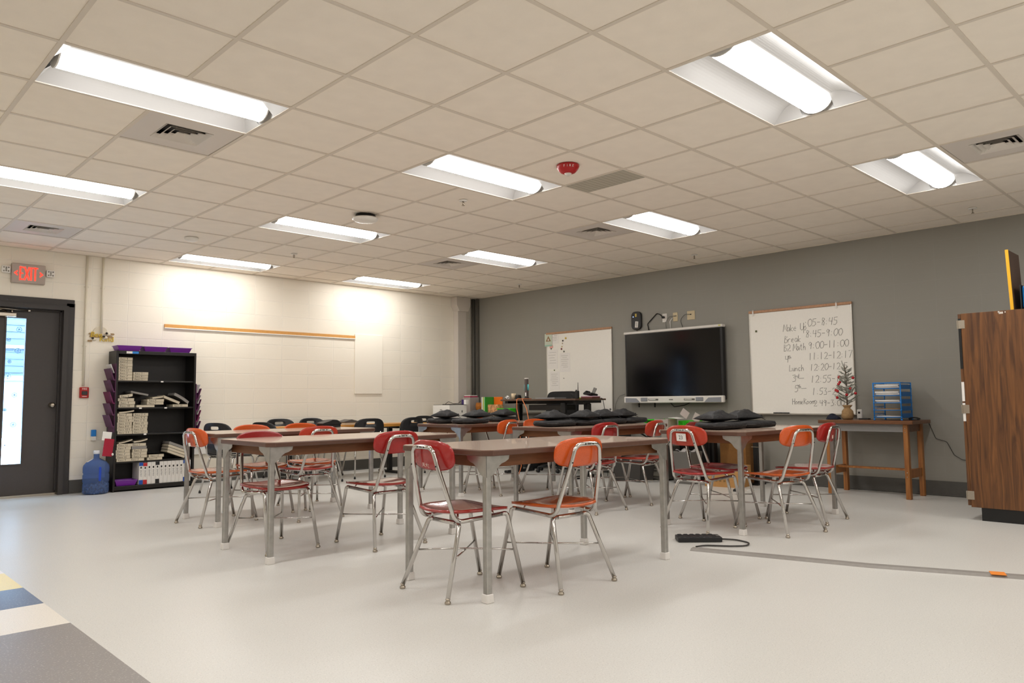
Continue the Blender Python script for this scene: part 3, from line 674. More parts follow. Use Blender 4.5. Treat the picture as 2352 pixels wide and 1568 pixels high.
# ------------------------------------------------------------------ school chairs
def make_chair(bmat, smat):
    """faces +x of its own frame"""
    o = thing('school_chair', '', 'chair'); R = .012
    def P(x, y, z): return Vector((y, -x, z))      # (right, forward, up) -> local
    def seat(u, v):
        a, b = squircle(u, v, 4.5)
        w = .178 + .028 * min(1, (b + 1)) - .008 * max(0, b) ** 2
        x = a * w; y = -.005 + b * .205
        z = .436 + .012 * abs(a) ** 2.2 * (1 - .3 * b) - .016 * math.exp(-((b + .25) / .5) ** 2) * (1 - a * a)
        if b > .6: z -= .035 * (b - .6) ** 1.6
        if b < -.7: z += .03 * (-b - .7)
        return P(x, y, z)
    t = bm_new(); sheet(t, seat, .015, 20, 20); obj('seat', t, smat, o)
    def back(u, v):
        a, b = squircle(u, v, 3.0)
        x = a * .193; z = .722 + b * .080 + .006 * (1 - a * a)
        y = -.238 + .040 * (x / .2) ** 2 - .16 * (z - .727) + .010 * b * b
        return P(x, y, z)
    t = bm_new(); sheet(t, back, .0095, 22, 14); obj('backrest', t, bmat, o)
    t = bm_new()
    for s in (-1, 1): pass
    half = [(0, -.268, .772), (.094, -.266, .770), (.118, -.247, .665), (.158, -.165, .385), (.168, .14, .402)]
    full = [P(-x, y, z) for x, y, z in half[::-1]] + [P(x, y, z) for x, y, z in half[1:]]
    tube(t, fillet(full, [.055, .4, .05, 0, .05, .4, .055], 7), R, 12)
    tube(t, fillet([P(-.125, -.125, .372), P(.125, -.125, .372)], 0), R, 10)
    for s in (-1, 1): tube(t, [P(s * .12, -.125, .375), P(s * .12, -.125, .42)], .006, 6); tube(t, [P(s * .155, .09, .40), P(s * .13, .09, .428)], .005, 6)
    obj('frame', t, chrome, o)
    t = bm_new()
    for x, y, z in ((-.03, -.2795, .772), (.03, -.2795, .772), (-.117, -.261, .675), (.117, -.261, .675)):
        q = bmesh.new(); lathe(q, [(.0045, 0), (.0045, .002), (0, .0025)], 8); bmesh.ops.transform(q, matrix=Matrix(((0, 0, -1, y), (0, 1, 0, -x), (1, 0, 0, z), (0, 0, 0, 1))), verts=q.verts); merge(t, q); q.free()
    box(t, (-.2795, 0, .772), (.0012, .026, .006)); obj('rivets', t, blackm, o)
    for nm, pts in (('f', [(.168, .13, .4015), (.172, .165, .404), (.195, .255, .02)]), ('r', [(.10, -.125, .372), (.142, -.13, .372), (.215, -.255, .02)])):
        for s in (-1, 1):
            t = bm_new(); tube(t, fillet([P(s * x, y, z) for x, y, z in pts], .05, 7), R, 12); leg = obj('leg', t, chrome, o)
            e = pts[-1]; t = bm_new(); c_ = P(s * e[0], e[1], 0)
            lathe(t, [(.0085, .030), (.0125, .026), (.0125, .022), (.0085, .019), (.015, .012), (.017, .005), (.014, 0)], 14, c_); obj('glide', t, nickel, leg)
    def at(nm, s, z):
        (x0, y0, z0), (x1, y1, z1) = ((.172, .165, .404), (.195, .255, .02)) if nm == 'f' else ((.142, -.13, .372), (.215, -.255, .02))
        k = (z - z0) / (z1 - z0); return P(s * (x0 + (x1 - x0) * k), y0 + (y1 - y0) * k, z)
    for s, dz in ((1, 0), (-1, .009)):
        t = bm_new(); a, b = at('r', s, .205), at('f', -s, .205); mid = (a + b) / 2; mid.z += (dz - .004)
        tube(t, [a, mid, b], .0045, 8); obj('stretcher', t, chrome, o)
    return o
chair_red = make_chair(red, seatred)
first_chair = [True]
CH = [  # x, y, facing angle, back material, seat material, label
    (-0.625, -0.872, -4.6, red, seatred, 'red chair at the left end of the front table, scratched white on its back'),
    (-0.147, -1.101, 88.4, orng, seator, 'orange chair at the near side of the front table'),
    (-0.80, 0.985, -86, redd, seatred, 'red chair facing the camera at the near left corner of the left table'),
    (0.063, 2.10, 91.5, redo, seatred, 'orange-backed chair with red seat between the two left tables'),
    (-0.193, 0.572, 91.1, red, seatred, 'red chair with pale scribble on its back, just left of the front table'),
    (-0.601, 2.414, 4.4, orng, seator, 'orange chair at the left end of the farthest left table, beside the bookcase'),
    (1.94, -0.785, -4.8, redo, red, 'red chair with a white 23 label on its back'),
    (2.212, -1.263, 77.5, orng, seator, 'orange chair at the near side of the right table'),
    (2.863, -1.183, 92.2, red, seatred, 'red chair at the right table nearest the wooden work table'),
    (2.42, -0.64, -89.4, redd, redd, 'dark red chair facing the camera behind the chair labelled 23'),
    (2.072, 0.501, 89.8, red, seatred, 'red chair at the middle back table, right of the front orange chair'),
    (2.838, 0.52, 98.6, redo, redo, 'brick red chair with a small white sticker on its back'),
    (2.72, 1.62, -93, orng, red, 'orange-backed chair with red seat facing the camera between two case-laden tables'),
    (2.355, 2.118, 100.9, orng, orng, 'orange chair seen from behind at the back left table with cases'),
    (0.45, 2.71, -90, orng, orng, 'orange chair on the far side of the farthest left table, near its middle'),
    (-0.09, 2.67, -90, orng, orng, 'orange chair on the far side of the farthest left table, toward its left end'),
    (2.24, 2.70, -90, redd, redd, 'dark red chair on the far side of the back left table, left of the cases'),
    (2.88, 2.72, -90, orng, orng, 'orange chair whose back hangs below the far edge of the back left table'),
    (2.85, 1.03, -90, red, redo, 'red-seated chair tucked in at the far side of the middle back table')]
chairs = []
for i, (x, y, a, bm_, sm_, lb) in enumerate(CH):
    if i == 0: o = chair_red; o.location = (x, y, 0); o.rotation_euler = (0, 0, math.radians(a)); o['label'] = lb; o['group'] = 'red and orange school chairs'
    else: o = dup(chair_red, (x, y, 0), math.radians(a), lb, 'red and orange school chairs')
    o.name = 'school_chair'
    if i:
        for ch in o.children:
            nm = ch.name.split('.')[0]
            if nm in ('seat', 'backrest'):
                mt_ = bm_ if nm == 'backrest' else sm_; key = nm + mt_.name
                if key not in KIDS: d = ch.data.copy(); d.materials.clear(); d.materials.append(mt_); KIDS[key] = d
                ch.data = KIDS[key]
    chairs.append(o)
# marks on the chair backs: rear face lies at local x = about -.25
def backM(y, z, tilt=0):  # text on the rear face, read from behind the chair
    return Matrix(((0, -.16, -1, -.2515 - (z - .727) * .16), (-1, 0, 0, y), (0, 1, .0, z), (0, 0, 0, 1))) @ Matrix.Rotation(tilt, 4, 'Z')
t = bm_new(); prism(t, rrect(.092, .06, .002, 1), .0012, backM(.012, .715, -.03)); L23 = obj('number_label', t, paper, chairs[6])
t = bm_new(); text(t, '23', .042, backM(.036, .7, -.03) @ Matrix.Translation((0, 0, .0013)), ext=.0004, sx=.95); obj('number', t, ink, L23)
for k, (y, z, w, h) in ((11, (-.02, .70, .035, .026)), (5, (.035, .668, .035, .03)), ):
    t = bm_new(); prism(t, rrect(w, h, .002, 1), .0012, backM(y, z, .1)); obj('sticker', t, paper, chairs[k])
scr = mat('scratch_white', 'e6cfc4', .7)
t = bm_new()
for pts in ([(0, 0), (.004, .02), (.010, .002)], [(.014, .02), (.015, .0), (.026, -.002)], [(.030, .014), (.034, .0), (.04, .016)], [(.047, .012), (.055, .014), (.047, .004), (.056, -.006)]):
    tube(t, [backM(.03, .668) @ Vector((x, y, .001)) for x, y in pts], .0014, 5)
obj('scratched_name', t, scr, chairs[0])
t = bm_new()
for pts in ([(0, 0), (.012, .004), (.022, .0), (.03, .006)], [(.004, .01), (.014, .02), (.012, .002)], [(.02, .0), (.026, .02), (.034, .004), (.04, .022), (.046, .002)], [(-.004, .005), (.008, -.006), (.03, -.003)]):
    tube(t, [backM(-.035, .672) @ Vector((x, y, .001)) for x, y in pts], .0022, 5)
obj('scratched_scribble', t, scr, chairs[4])
t = bm_new(); prism(t, rrect(.02, .03, .006, 3), .001, backM(.0, .69, .3)); obj('sticker_residue', t, scr, chairs[8])

# ------------------------------------------------------------------ black cases and pouches on the tables
def case(w=.40, d=.30, h=.048, strap=True):
    o = thing('padded_case', '', 'padded case')
    def f(sgn):
        def g(u, v):
            a, b = squircle(u, v, 5); e = max(0, 1 - max(abs(a), abs(b)) ** 6)
            return Vector((a * w / 2, b * d / 2, h / 2 + sgn * (h * .32 + h * .18 * e + .002 * math.sin(a * 9 + b * 5))))
        return g
    t = bm_new(); gu, gd = f(1), f(-1); n = 18
    U_ = [[t.verts.new(gu(-1 + 2 * i / n, -1 + 2 * j / n)) for j in range(n + 1)] for i in range(n + 1)]
    D_ = [[t.verts.new(gd(-1 + 2 * i / n, -1 + 2 * j / n)) for j in range(n + 1)] for i in range(n + 1)]
    for i in range(n):
        for j in range(n):
            t.faces.new((U_[i][j], U_[i + 1][j], U_[i + 1][j + 1], U_[i][j + 1])).smooth = True; t.faces.new((D_[i][j + 1], D_[i + 1][j + 1], D_[i + 1][j], D_[i][j])).smooth = True
    bd = [(i, 0) for i in range(n)] + [(n, j) for j in range(n)] + [(i, n) for i in range(n, 0, -1)] + [(0, j) for j in range(n, 0, -1)]
    # bulged rim
    mid = []
    for i, j in bd:
        p = (U_[i][j].co + D_[i][j].co) / 2; q = p.copy(); q.z = 0; q.normalize(); mid.append(t.verts.new(p + q * h * .18))
    for k in range(len(bd)):
        (i, j), (i2, j2) = bd[k], bd[(k + 1) % len(bd)]
        t.faces.new((U_[i][j], mid[k], mid[(k + 1) % len(bd)], U_[i2][j2])).smooth = True; t.faces.new((mid[k], D_[i][j], D_[i2][j2], mid[(k + 1) % len(bd)])).smooth = True
    obj('shell', t, blackf, o)
    t = bm_new(); tube(t, [((w / 2 + .005) * max(-1, min(1, 1.25 * math.cos(a))), (d / 2 + .005) * max(-1, min(1, 1.25 * math.sin(a))), h / 2 + .0) for a in (2 * math.pi * k / 40 for k in range(40))], .0028, 6, close=True); obj('zipper', t, mat('zip_grey', '3c3a3a', .4), o)
    t = bm_new(); box(t, (w / 2 + .012, .0, h / 2), (.004, .006, .02), .001); obj('zip_pull', t, nickel, o)
    return o
def pouch(w=.27, d=.20, h=.085):
    o = thing('drawstring_pouch', '', 'pouch')
    t = bm_new(); n = 20; 
    def nz(a, b, s_=0): return noise.noise(Vector((a * 2.2 + 3, b * 2.2, s_))) * .014 + noise.noise(Vector((a * 6, b * 6, s_ + 5))) * .006
    def hgt(a, b): return h * .5 * (max(0, (1 - abs(a) ** 2.2)) ** .6) * (max(0, (1 - abs(b) ** 2.2)) ** .6)
    def pin(a, b): k = 1 - .10 * (1 - abs(a) ** 2) * abs(b) ** 3 - .06 * (1 - b * b); return k
    U_ = [[None] * (n + 1) for _ in range(n + 1)]; D_ = [[None] * (n + 1) for _ in range(n + 1)]
    for i in range(n + 1):
        for j in range(n + 1):
            a, b = -1 + 2 * i / n, -1 + 2 * j / n; q = hgt(a, b); wr = .004 * math.sin(7 * a + 4 * b) * (1 - a * a) * (1 - b * b)
            x, y = a * w / 2 * (1 - .08 * (1 - b * b)), b * d / 2 * (1 - .10 * (1 - a * a))
            U_[i][j] = t.verts.new((x, y, h * .30 + q * 1.4 + wr + .002 + nz(a, b) * (1 - a ** 4) * (1 - b ** 4))); D_[i][j] = t.verts.new((x, y, h * .30 - q * .6 - .0))
    for i in range(n):
        for j in range(n):
            t.faces.new((U_[i][j], U_[i + 1][j], U_[i + 1][j + 1], U_[i][j + 1])).smooth = True; t.faces.new((D_[i][j + 1], D_[i + 1][j + 1], D_[i + 1][j], D_[i][j])).smooth = True
    bd = [(i, 0) for i in range(n)] + [(n, j) for j in range(n)] + [(i, n) for i in range(n, 0, -1)] + [(0, j) for j in range(n, 0, -1)]
    for k in range(len(bd)):
        (i, j), (i2, j2) = bd[k], bd[(k + 1) % len(bd)]; t.faces.new((U_[i][j], D_[i][j], D_[i2][j2], U_[i2][j2]))
    obj('bag', t, blackf, o)
    t = bm_new(); tube(t, fillet([(w * .3, -d * .3, h * .45), (w * .42, -d * .42, h * .42), (w * .5, -d * .3, h * .25), (w * .55, -d * .45, h * .05)], .02, 4), .003, 6); box(t, (w * .42, -d * .42, h * .45), (.012, .012, .02), .003)
    obj('drawstring', t, mat('cord_black', '242324', .6), o)
    return o
TZ = .7655
cs = case(.37, .28, .056); po = pouch(.30, .23, .085)
CASES = [(2.16, 2.28, 3, TZ, 'black padded case at the front of the back left table'), (2.12, 2.66, -2, TZ, 'black padded case at the left rear of the back left table'), (2.92, 2.62, 2, TZ, 'black padded case at the right of the back left table'),
         (2.00, .86, 0, TZ, 'leftmost black padded case on the middle back table'), (2.395, .84, 0, TZ, 'second black padded case from the left on the middle back table'), (2.79, .86, 0, TZ, 'third black padded case from the left on the middle back table'), (3.185, .88, 2, TZ, 'black padded case at the right end of the middle back table'),
         (2.20, -.80, -8, TZ, 'flat black padded case on the right table, behind the chair labelled 23'), (2.66, -.82, -14, TZ, 'black padded case slanting toward the right of the right table')]
for i, (x, y, r, z, lb) in enumerate(CASES):
    if i == 0: o = cs; o.location = (x, y, z); o.rotation_euler = (0, 0, math.radians(r)); o['label'] = lb; o['group'] = 'black padded cases on the tables'
    else: o = dup(cs, (x, y, z), math.radians(r), lb, 'black padded cases on the tables')
CZ = TZ + .057
POUCH = [(2.08, 2.62, 20, CZ, 'black pouch with pointed corner at the left of the back left table'), (2.28, 2.30, -5, CZ, 'plump black pouch on the front case of the back left table'), (2.95, 2.58, 10, CZ, 'flat black pouch on the right case of the back left table'),
         (2.0, .90, 0, CZ, 'leftmost black pouch on the middle back table'), (2.36, .80, 8, CZ, 'second black pouch from the left on the middle back table'), (2.72, .86, -6, CZ, 'third black pouch from the left on the middle back table'), (3.06, .88, 4, CZ, 'tallest, rightmost black pouch on the middle back table'),
         (2.20, -.76, -15, CZ, 'large black pouch on the flat case of the right table'), (2.66, -.74, -20, CZ, 'small black pouch on the slanted case of the right table')]
for i, (x, y, r, z, lb) in enumerate(POUCH):
    if i == 0: o = po; o.location = (x, y, z); o.rotation_euler = (0, 0, math.radians(r)); o['label'] = lb; o['group'] = 'black pouches on the cases'
    else: o = dup(po, (x, y, z), math.radians(r), lb, 'black pouches on the cases')

# ------------------------------------------------------------------ bookcase by the cream wall
BX, BY, BW, BD, BH = -.088, 5.60, .925, .29, 1.645
bk = thing('bookcase', 'tall black bookcase full of booklet stacks and binders by the cream wall', 'bookcase', (BX, BY, 0))
bkm = mat('black_bookcase_laminate', '17130f', .45, var=.15, vscale=20, stretch=(8, 8, 1))
for s in (-1, 1): B('side_panel', (s * (BW / 2 - .012), 0, BH / 2), (.024, BD, BH), bkm, bk, .002)
B('back_panel', (0, BD / 2 - .004, BH / 2), (BW - .05, .006, BH - .06), bkm, bk)
B('top_board', (0, 0, BH - .02), (BW - .048, BD, .04), bkm, bk, .002); B('base_board', (0, 0, .04), (BW - .048, BD - .004, .045), bkm, bk, .002)
SHZ = [.345, .665, .975, 1.292]; E_ = .0012
for z in SHZ: B('shelf', (0, .004, z - .009), (BW - .05, BD - .02, .018), bkm, bk, .002)
FY = -BD / 2
t = bm_new(); box(t, (-.30, FY - .001, BH - .02), (.11, .002, .026)); obj('tape_label', t, paper, bk)
t = bm_new(); box(t, (-.255, FY - .0015, BH - .02), (.07, .002, .026)); obj('blue_label', t, bluep, bk)
for z, x in ((1.283, .06), (.966, -.18), (.966, .11), (.656, -.12)):
    t = bm_new(); box(t, (x, FY + .009, z), (.03, .002, .016)); obj('shelf_tag', t, paper, bk)
def tray(w=.27, d=.2, h=.06, m_=None):
    o = thing('purple_tray', '', 'tray'); t = bm_new(); k = .82
    a = [(sx * w / 2, sy * d / 2, h) for sx, sy in ((-1, -1), (1, -1), (1, 1), (-1, 1))]; b = [(x * k, y * k, .0) for x, y, z in a]
    th = .004; a2 = [(x - math.copysign(th, x), y - math.copysign(th, y), h) for x, y, z in a]; b2 = [(x - math.copysign(th, x), y - math.copysign(th, y), th) for x, y, z in b]
    V = [[t.verts.new(p) for p in q] for q in (a, b, a2, b2)]
    for i in range(4):
        j = (i + 1) % 4; t.faces.new((V[1][i], V[1][j], V[0][j], V[0][i])); t.faces.new((V[0][i], V[0][j], V[2][j], V[2][i])); t.faces.new((V[2][i], V[2][j], V[3][j], V[3][i]))
    t.faces.new(V[1][::-1]); t.faces.new(V[3]); obj('tub', t, m_ or purple, o)
    t = bm_new()
    for c_, s_ in (((0, d / 2, h), (w + .014, .012, .006)), ((0, -d / 2, h), (w + .014, .012, .006)), ((w / 2, 0, h), (.012, d + .014, .006)), ((-w / 2, 0, h), (.012, d + .014, .006))): box(t, c_, s_, .002)
    obj('rim', t, m_ or purple, o); return o
tr = tray()
for i, (x, y, z, lb) in enumerate(((-.40, BY - .02, BH, 'left purple tray on top of the black bookcase'), (-.10, BY, BH, 'middle purple tray on top of the black bookcase'), (.20, BY + .01, BH, 'right purple tray on top of the black bookcase'), (-.394, BY - .02, .0650, 'purple tray on the bottom shelf of the bookcase'))):
    if i == 0: tr.location = (x, y, z); tr['label'] = lb; tr['group'] = 'purple trays of the bookcase'
    else: q = dup(tr, (x, y, z), 0, lb, 'purple trays of the bookcase'); q.scale = (1, 1, 1) if i < 3 else (.90, 1, 1)
# booklets: pale paperbacks stacked with the marked edge forward
pg = mat('booklet_pages', 'cfc4ae', .8, var=.10, vscale=50, stretch=(1, 1, 14)); pgd = mat('booklet_cover_grey', '8f8b86', .5); pgo = mat('booklet_smudge', 'd59a63', .7)
nb = [0]; RB = random.Random(5)
ORD = ['lowest', 'second', 'third', 'fourth', 'fifth', 'sixth', 'seventh', 'eighth']
def booklet(x, z, w, h, word, lab, rot=0.0, dy=0, cover=False, bend=0):
    """x, z: middle of the lower edge of the visible face; rot leans it in the picture plane"""
    o = thing('paperback_booklet', lab, 'booklet', (BX + x, BY + FY + .012 + dy, z + E_), 0, 'paperback booklets on the bookcase shelves')
    nb[0] += 1; d = .22; n = 8
    def cp(u, k): # bent outline in the x-z plane
        xx = u * w; zz = k * h + bend * (u + .5) ** 2
        return xx * math.cos(rot) - zz * math.sin(rot), xx * math.sin(rot) + zz * math.cos(rot)
    lo = [cp(-.5 + i / n, .0) for i in range(n + 1)]; hi = [cp(-.5 + i / n, 1) for i in range(n + 1)]
    mz = min(q[1] for q in lo + hi)
    pol = [(a, b - mz) for a, b in lo + hi[::-1]]
    t = bm_new(); prism(t, pol, d, Matrix(((1, 0, 0, 0), (0, 0, 1, 0), (0, 1, 0, 0), (0, 0, 0, 1)))); obj('page_block', t, pgd if cover else pg, o)
    t = bm_new()
    for k in (.0, 1.0):
        a, b = [cp(-.5 + i / n, k) for i in range(n + 1)], [cp(-.5 + i / n, k + (.05 if k == 0 else -.05)) for i in range(n + 1)]
        prism(t, [(p, q - mz) for p, q in a + b[::-1]], d + .003, Matrix(((1, 0, 0, 0), (0, 0, 1, -.002), (0, 1, 0, 0), (0, 0, 0, 1))))
    obj('cover', t, pgd if cover else mat('booklet_cover', 'b9ad98', .6), o)
    if word:
        t = bm_new(); Mt = Matrix(((math.cos(rot), -math.sin(rot), 0, 0), (0, 0, -1, -.0012), (math.sin(rot), math.cos(rot), 0, -mz), (0, 0, 0, 1))) @ Matrix.Translation((-w * .40, h * .22, 0))
        hand(t, word, h * .62, Mt @ Matrix.Translation((0, 0, .0)), .0022, .72, .15, RB)
        obj('handwriting', t, ink, o)
    return o
def stack(x, z, words, shelfname, where, w=.155, h=.034, jit=.008):
    n = len(words)
    for i, wd in enumerate(words[::-1]):
        pos = {0: 'lowest', n - 1: 'topmost'}.get(i, ORD[i] + ' from below')
        nm = ('marked ' + wd) if wd else 'with grey cover'
        booklet(x + random.uniform(-jit, jit), z + i * (h + .0006), w, h, wd, 'booklet %s, %s in the %s %s' % (nm, pos, where, shelfname), dy=random.uniform(0, .012), cover=not wd)
stack(-.355, SHZ[3], ['Razz 8', 'Razz 2', 'Razz 1', 'Razz 6', 'Razz 11', 'Razz 5', 'Razz 7', 'Razz 9'], 'on the top shelf', 'left stack', .15, .0335, .001)
stack(-.185, SHZ[3], ['Razz 3 -', 'Razz 4 -', 'Razz 13 -'], 'on the top shelf', 'short right stack', .165, .0335, .001)
stack(-.345, SHZ[1], ['Razz 2', 'Razz 15', 'Razz 1 4', 'Razz 11 4', 'Razz 8 4', 'Razz 10 4', 'Razz 5 4'], 'of the third shelf', 'left stack', .16, .034, .005)
stack(-.175, SHZ[1], ['Razz 3  4', 'Razz 4  4', 'Razz 2  4', 'Razz 14', 'Razz 9  4', 'Razz 17', 'Razz 10'], 'of the third shelf', 'right stack', .165, .034, .008)
stack(-.35, SHZ[0], ['Razz 12', 'Razz 9', 'Razz 6', 'Razz 7', 'Razz 16', 'Razz 4'], 'of the fourth shelf', 'left stack', .155, .034, .006)
stack(-.175, SHZ[0] + .035, ['Razz 1', None, 'Razz 4', 'Razz 3', 'Razz 6'], 'of the fourth shelf', 'middle stack', .165, .034, .012)
booklet(-.20, SHZ[0], .16, .033, 'Razz 2', 'lone booklet marked Razz 2 under the middle stack, fourth shelf'); booklet(.0, SHZ[0], .17, .032, 'Razz 15', 'booklet marked Razz 15 flat on the fourth shelf, middle')
booklet(.02, SHZ[0] + .033, .17, .033, 'Razz 12', 'booklet marked Razz 12 on top of the flat middle one, fourth shelf', dy=.005)
for i in range(4): booklet(.245 + .006 * i, SHZ[0] + .002 + i * .034, .22, .030, None, '%s leaning booklet in the right pile of the fourth shelf' % ['lowest', 'second', 'third', 'topmost'][i], rot=-.38, dy=.01, cover=i == 3)
booklet(-.33, SHZ[0] + 6 * .0346 + .002, .15, .014, None, 'thin curled booklet atop the left stack, fourth shelf', rot=.10, bend=.02); booklet(-.165, SHZ[0] + 6 * .0346 + .008, .15, .016, None, 'curled booklet atop the middle stack, fourth shelf', bend=.028)
booklet(-.33, SHZ[1] + 7 * .0346 + .002, .16, .016, None, 'curled booklet atop the left stack, third shelf', bend=.018)
stack(-.335, SHZ[2], ['Razz 2', 'Razz 4', 'Razz 10'], 'on the second shelf', 'left stack', .175, .036, .012)
booklet(-.34, SHZ[2] + .112, .14, .034, 'Razz 9', 'booklet with curled right end atop the second shelf left stack', bend=.02); booklet(-.12, SHZ[2], .20, .028, None, 'grey booklet flat in the middle of the second shelf')
booklet(-.185, SHZ[2] + .135, .20, .022, None, 'long grey booklet slanting from the left stack, second shelf', rot=-.20, cover=True, dy=.03)
stack(.0, SHZ[2] + .031, ['Razz 6', 'Razz 5'], 'on the second shelf', 'middle pile', .19, .033, .01)
booklet(.02, SHZ[2] + .1, .13, .02, None, 'loose booklet on the middle pile, second shelf', rot=.12)
booklet(.285, SHZ[2], .18, .032, 'Razz 15', 'booklet marked Razz 15 at the right of the second shelf')
booklet(.17, SHZ[2] + .034, .21, .030, None, 'pale booklet leaning in the second shelf, left of two', rot=-.40); booklet(.295, SHZ[2] + .033, .20, .034, None, 'bent grey booklet leaning at the right end, second shelf', rot=-.42, cover=True, bend=-.03)
# binders
bwm = mat('binder_white', 'e4e0da', .4)
BC = [('blue', '2450a8'), ('red', 'b8272b'), ('white', 'd8d4ce'), ('white', 'd8d4ce'), ('black', '222022'), ('white', 'd8d4ce'), ('white', 'd8d4ce'), ('white', 'd8d4ce'), ('white', 'd8d4ce'), ('white', 'd8d4ce'), ('white', 'd8d4ce'), ('blue', '2450a8'), ('white', 'd8d4ce')]
WH = ['leftmost binder', '', 'first plain white binder after the red one', 'plain white binder just left of the black one', '', 'plain white binder just right of the black one', 'second plain white binder right of the black one', 'third plain white binder right of the black one', 'fourth plain white binder right of the black one', 'fifth plain white binder right of the black one', 'plain white binder just left of the second blue one', '', 'last white binder at the right end']
bx_ = -.172
for i, ((cn, hx), wh) in enumerate(zip(BC, WH)):
    w = .0450; h = .262 - (.0 if cn != 'red' else .006)
    lb = {0: 'blue-ended white binder, leftmost on the bottom shelf', 1: 'red-ended white binder on the bottom shelf', 4: 'black-ended white binder on the bottom shelf', 11: 'second blue-ended white binder, near the right end of the bottom shelf'}.get(i, wh + ' on the bottom shelf')
    o = thing('ring_binder', lb, 'binder', (BX + bx_ + w / 2, BY + FY + .02, .0630), 0, 'binders on the bottom shelf'); bx_ += w + .0015
    B('cover', (0, .12, h / 2), (w, .24, h), bwm, o, .003)
    if cn != 'white':
        cm = mat('binder_' + cn, hx, .4); B('spine_top_band', (0, -.0005, h - .022), (w - .002, .003, .04), cm, o); B('spine_bottom_band', (0, -.0005, .028), (w - .002, .003, .052), cm, o)
    B('spine_mark', (0, -.0012, h - .062), (.016, .0015, .022), ink, o)
    t = bm_new(); text(t, 'Calculus', .026, Matrix(((0, 1, 0, -.008), (0, 0, -1, -.0008), (-1, 0, 0, h - .095), (0, 0, 0, 1))), ext=.0002) if False else text(t, 'ENTRY', .026, Matrix(((0, 1, 0, -.009), (0, 0, -1, -.0008), (-1, 0, 0, h - .09), (0, 0, 0, 1))), ext=.0002); 
    obj('spine_lettering', t, greyp, o)
# wall files hanging on the bookcase sides
for s, y0, lb, n, z0 in ((-1, 5.56, 'purple hanging file with a row of pockets on the left side of the bookcase', 5, 1.45), (1, 5.56, 'purple hanging file with papers on the right side of the bookcase', 5, 1.22)):
    x = BX + s * (BW / 2)
    o = thing('hanging_file', lb, 'hanging file', (x, y0, 0))
    B('backing', (s * .004, 0, z0 - .36), (.006, .23, .80), plum, o)
    for k in range(n):
        z = z0 - .04 - k * .135
        t = bm_new(); w = .24
        pts = [(0, 0), (.062, .115), (.058, .118), (.0, .006)]
        prism(t, [(0, -.02), (.022, -.02), (.066, .12), (.060, .122), (.014, -.008), (.0, -.008)], w, Matrix(((s, 0, 0, s * .004), (0, 0, 1, -w / 2), (0, 1, 0, z - .10), (0, 0, 0, 1)))); obj('pocket', t, plum if k != 2 else magenta, o)
    for k in ([0] if s < 0 else [0, 1, 2, 3]):
        z = z0 - .04 - k * .135; t = bm_new(); box(t, (s * (.05 if s > 0 else .04), random.uniform(-.02, .02), z + .02), (.004, .19, .11), rot=(0, s * .35, 0)); obj('loose_paper', t, paper, o)
o = thing('red_folder', 'red folder with a white sheet hanging low beside the bookcase', 'folder', (BX - BW / 2 - .02, 5.43, 0))
B('folder', (-.045, 0, .52), (.105, .012, .20), mat('folder_red', 'a0122e', .5), o, rot=(0, .12, .12)); B('sheet', (-.062, .002, .65), (.10, .003, .10), paper, o, rot=(0, .12, .12))
B('clip', (-.001, -.012, .44), (.02, .03, .03), whitep, o, .008)
o = thing('blue_box_tag', 'small blue and white packet on the wall behind the bookcase side', 'packet', (BX - BW / 2 - .14, YW - .022, .68)); B('packet', (0, 0, 0), (.05, .04, .08), bluep, o, .004); B('label', (0, .0, -.06), (.045, .036, .05), paper, o)
# water bottle with coins
o = thing('water_jug', 'big blue plastic water bottle part filled with coins beside the bookcase', 'water bottle', (-.715, 5.50, 0))
jug = mat('jug_plastic', '9fb9ea', .08, trans=.85, ior=1.08, alpha=1)
prof = [(.10, 0), (.128, .008), (.135, .03), (.135, .11), (.129, .118), (.129, .13), (.136, .14), (.136, .215), (.130, .222), (.130, .234), (.136, .245), (.136, .30), (.130, .325), (.10, .362), (.055, .39), (.032, .402), (.030, .42), (.030, .465)]
t = bm_new(); lathe(t, prof, 32); lathe(t, [(r - .004, z + .004) for r, z in prof][::-1], 32); obj('bottle', t, jug, o, fix=False)
t = bm_new(); lathe(t, [(.034, .45), (.036, .455), (.036, .485), (.030, .49), (0, .49)], 20); obj('neck_cap', t, mat('cap_white', 'dfe3ea', .4), o)
t = bm_new(); box(t, (.005, -.133, .23), (.026, .012, .16), .006); obj('grip_strip', t, mat('deep_blue', '1c46b8', .4), o)
t = bm_new()
for k in range(420):
    a, r = random.uniform(0, 6.283), .118 * math.sqrt(random.random()); z = .012 + random.random() * (.10 + .02 * math.cos(a)) 
    if random.random() < .6: r = random.uniform(.10, .121)
    q = bmesh.new(); bmesh.ops.create_cone(q, cap_ends=True, segments=8, radius1=.0105, radius2=.0105, depth=.0018)
    bmesh.ops.transform(q, matrix=Matrix.Translation((r * math.cos(a), r * math.sin(a), z)) @ Matrix.Rotation(random.uniform(0, 3), 4, 'X') @ Matrix.Rotation(random.uniform(0, 3), 4, 'Y'), verts=q.verts); merge(t, q, random.choice((0, 0, 1))); q.free()
cn_ = obj('coins', t, [mat('coin_silver', 'a8a6a2', .3, .9), mat('coin_copper', '8a5a3c', .35, .9)], None, loc=(-.715, 5.50, 0)); tag(cn_, 'loose silver and copper coins filling the bottom of the blue water bottle', 'coins', kind='stuff')

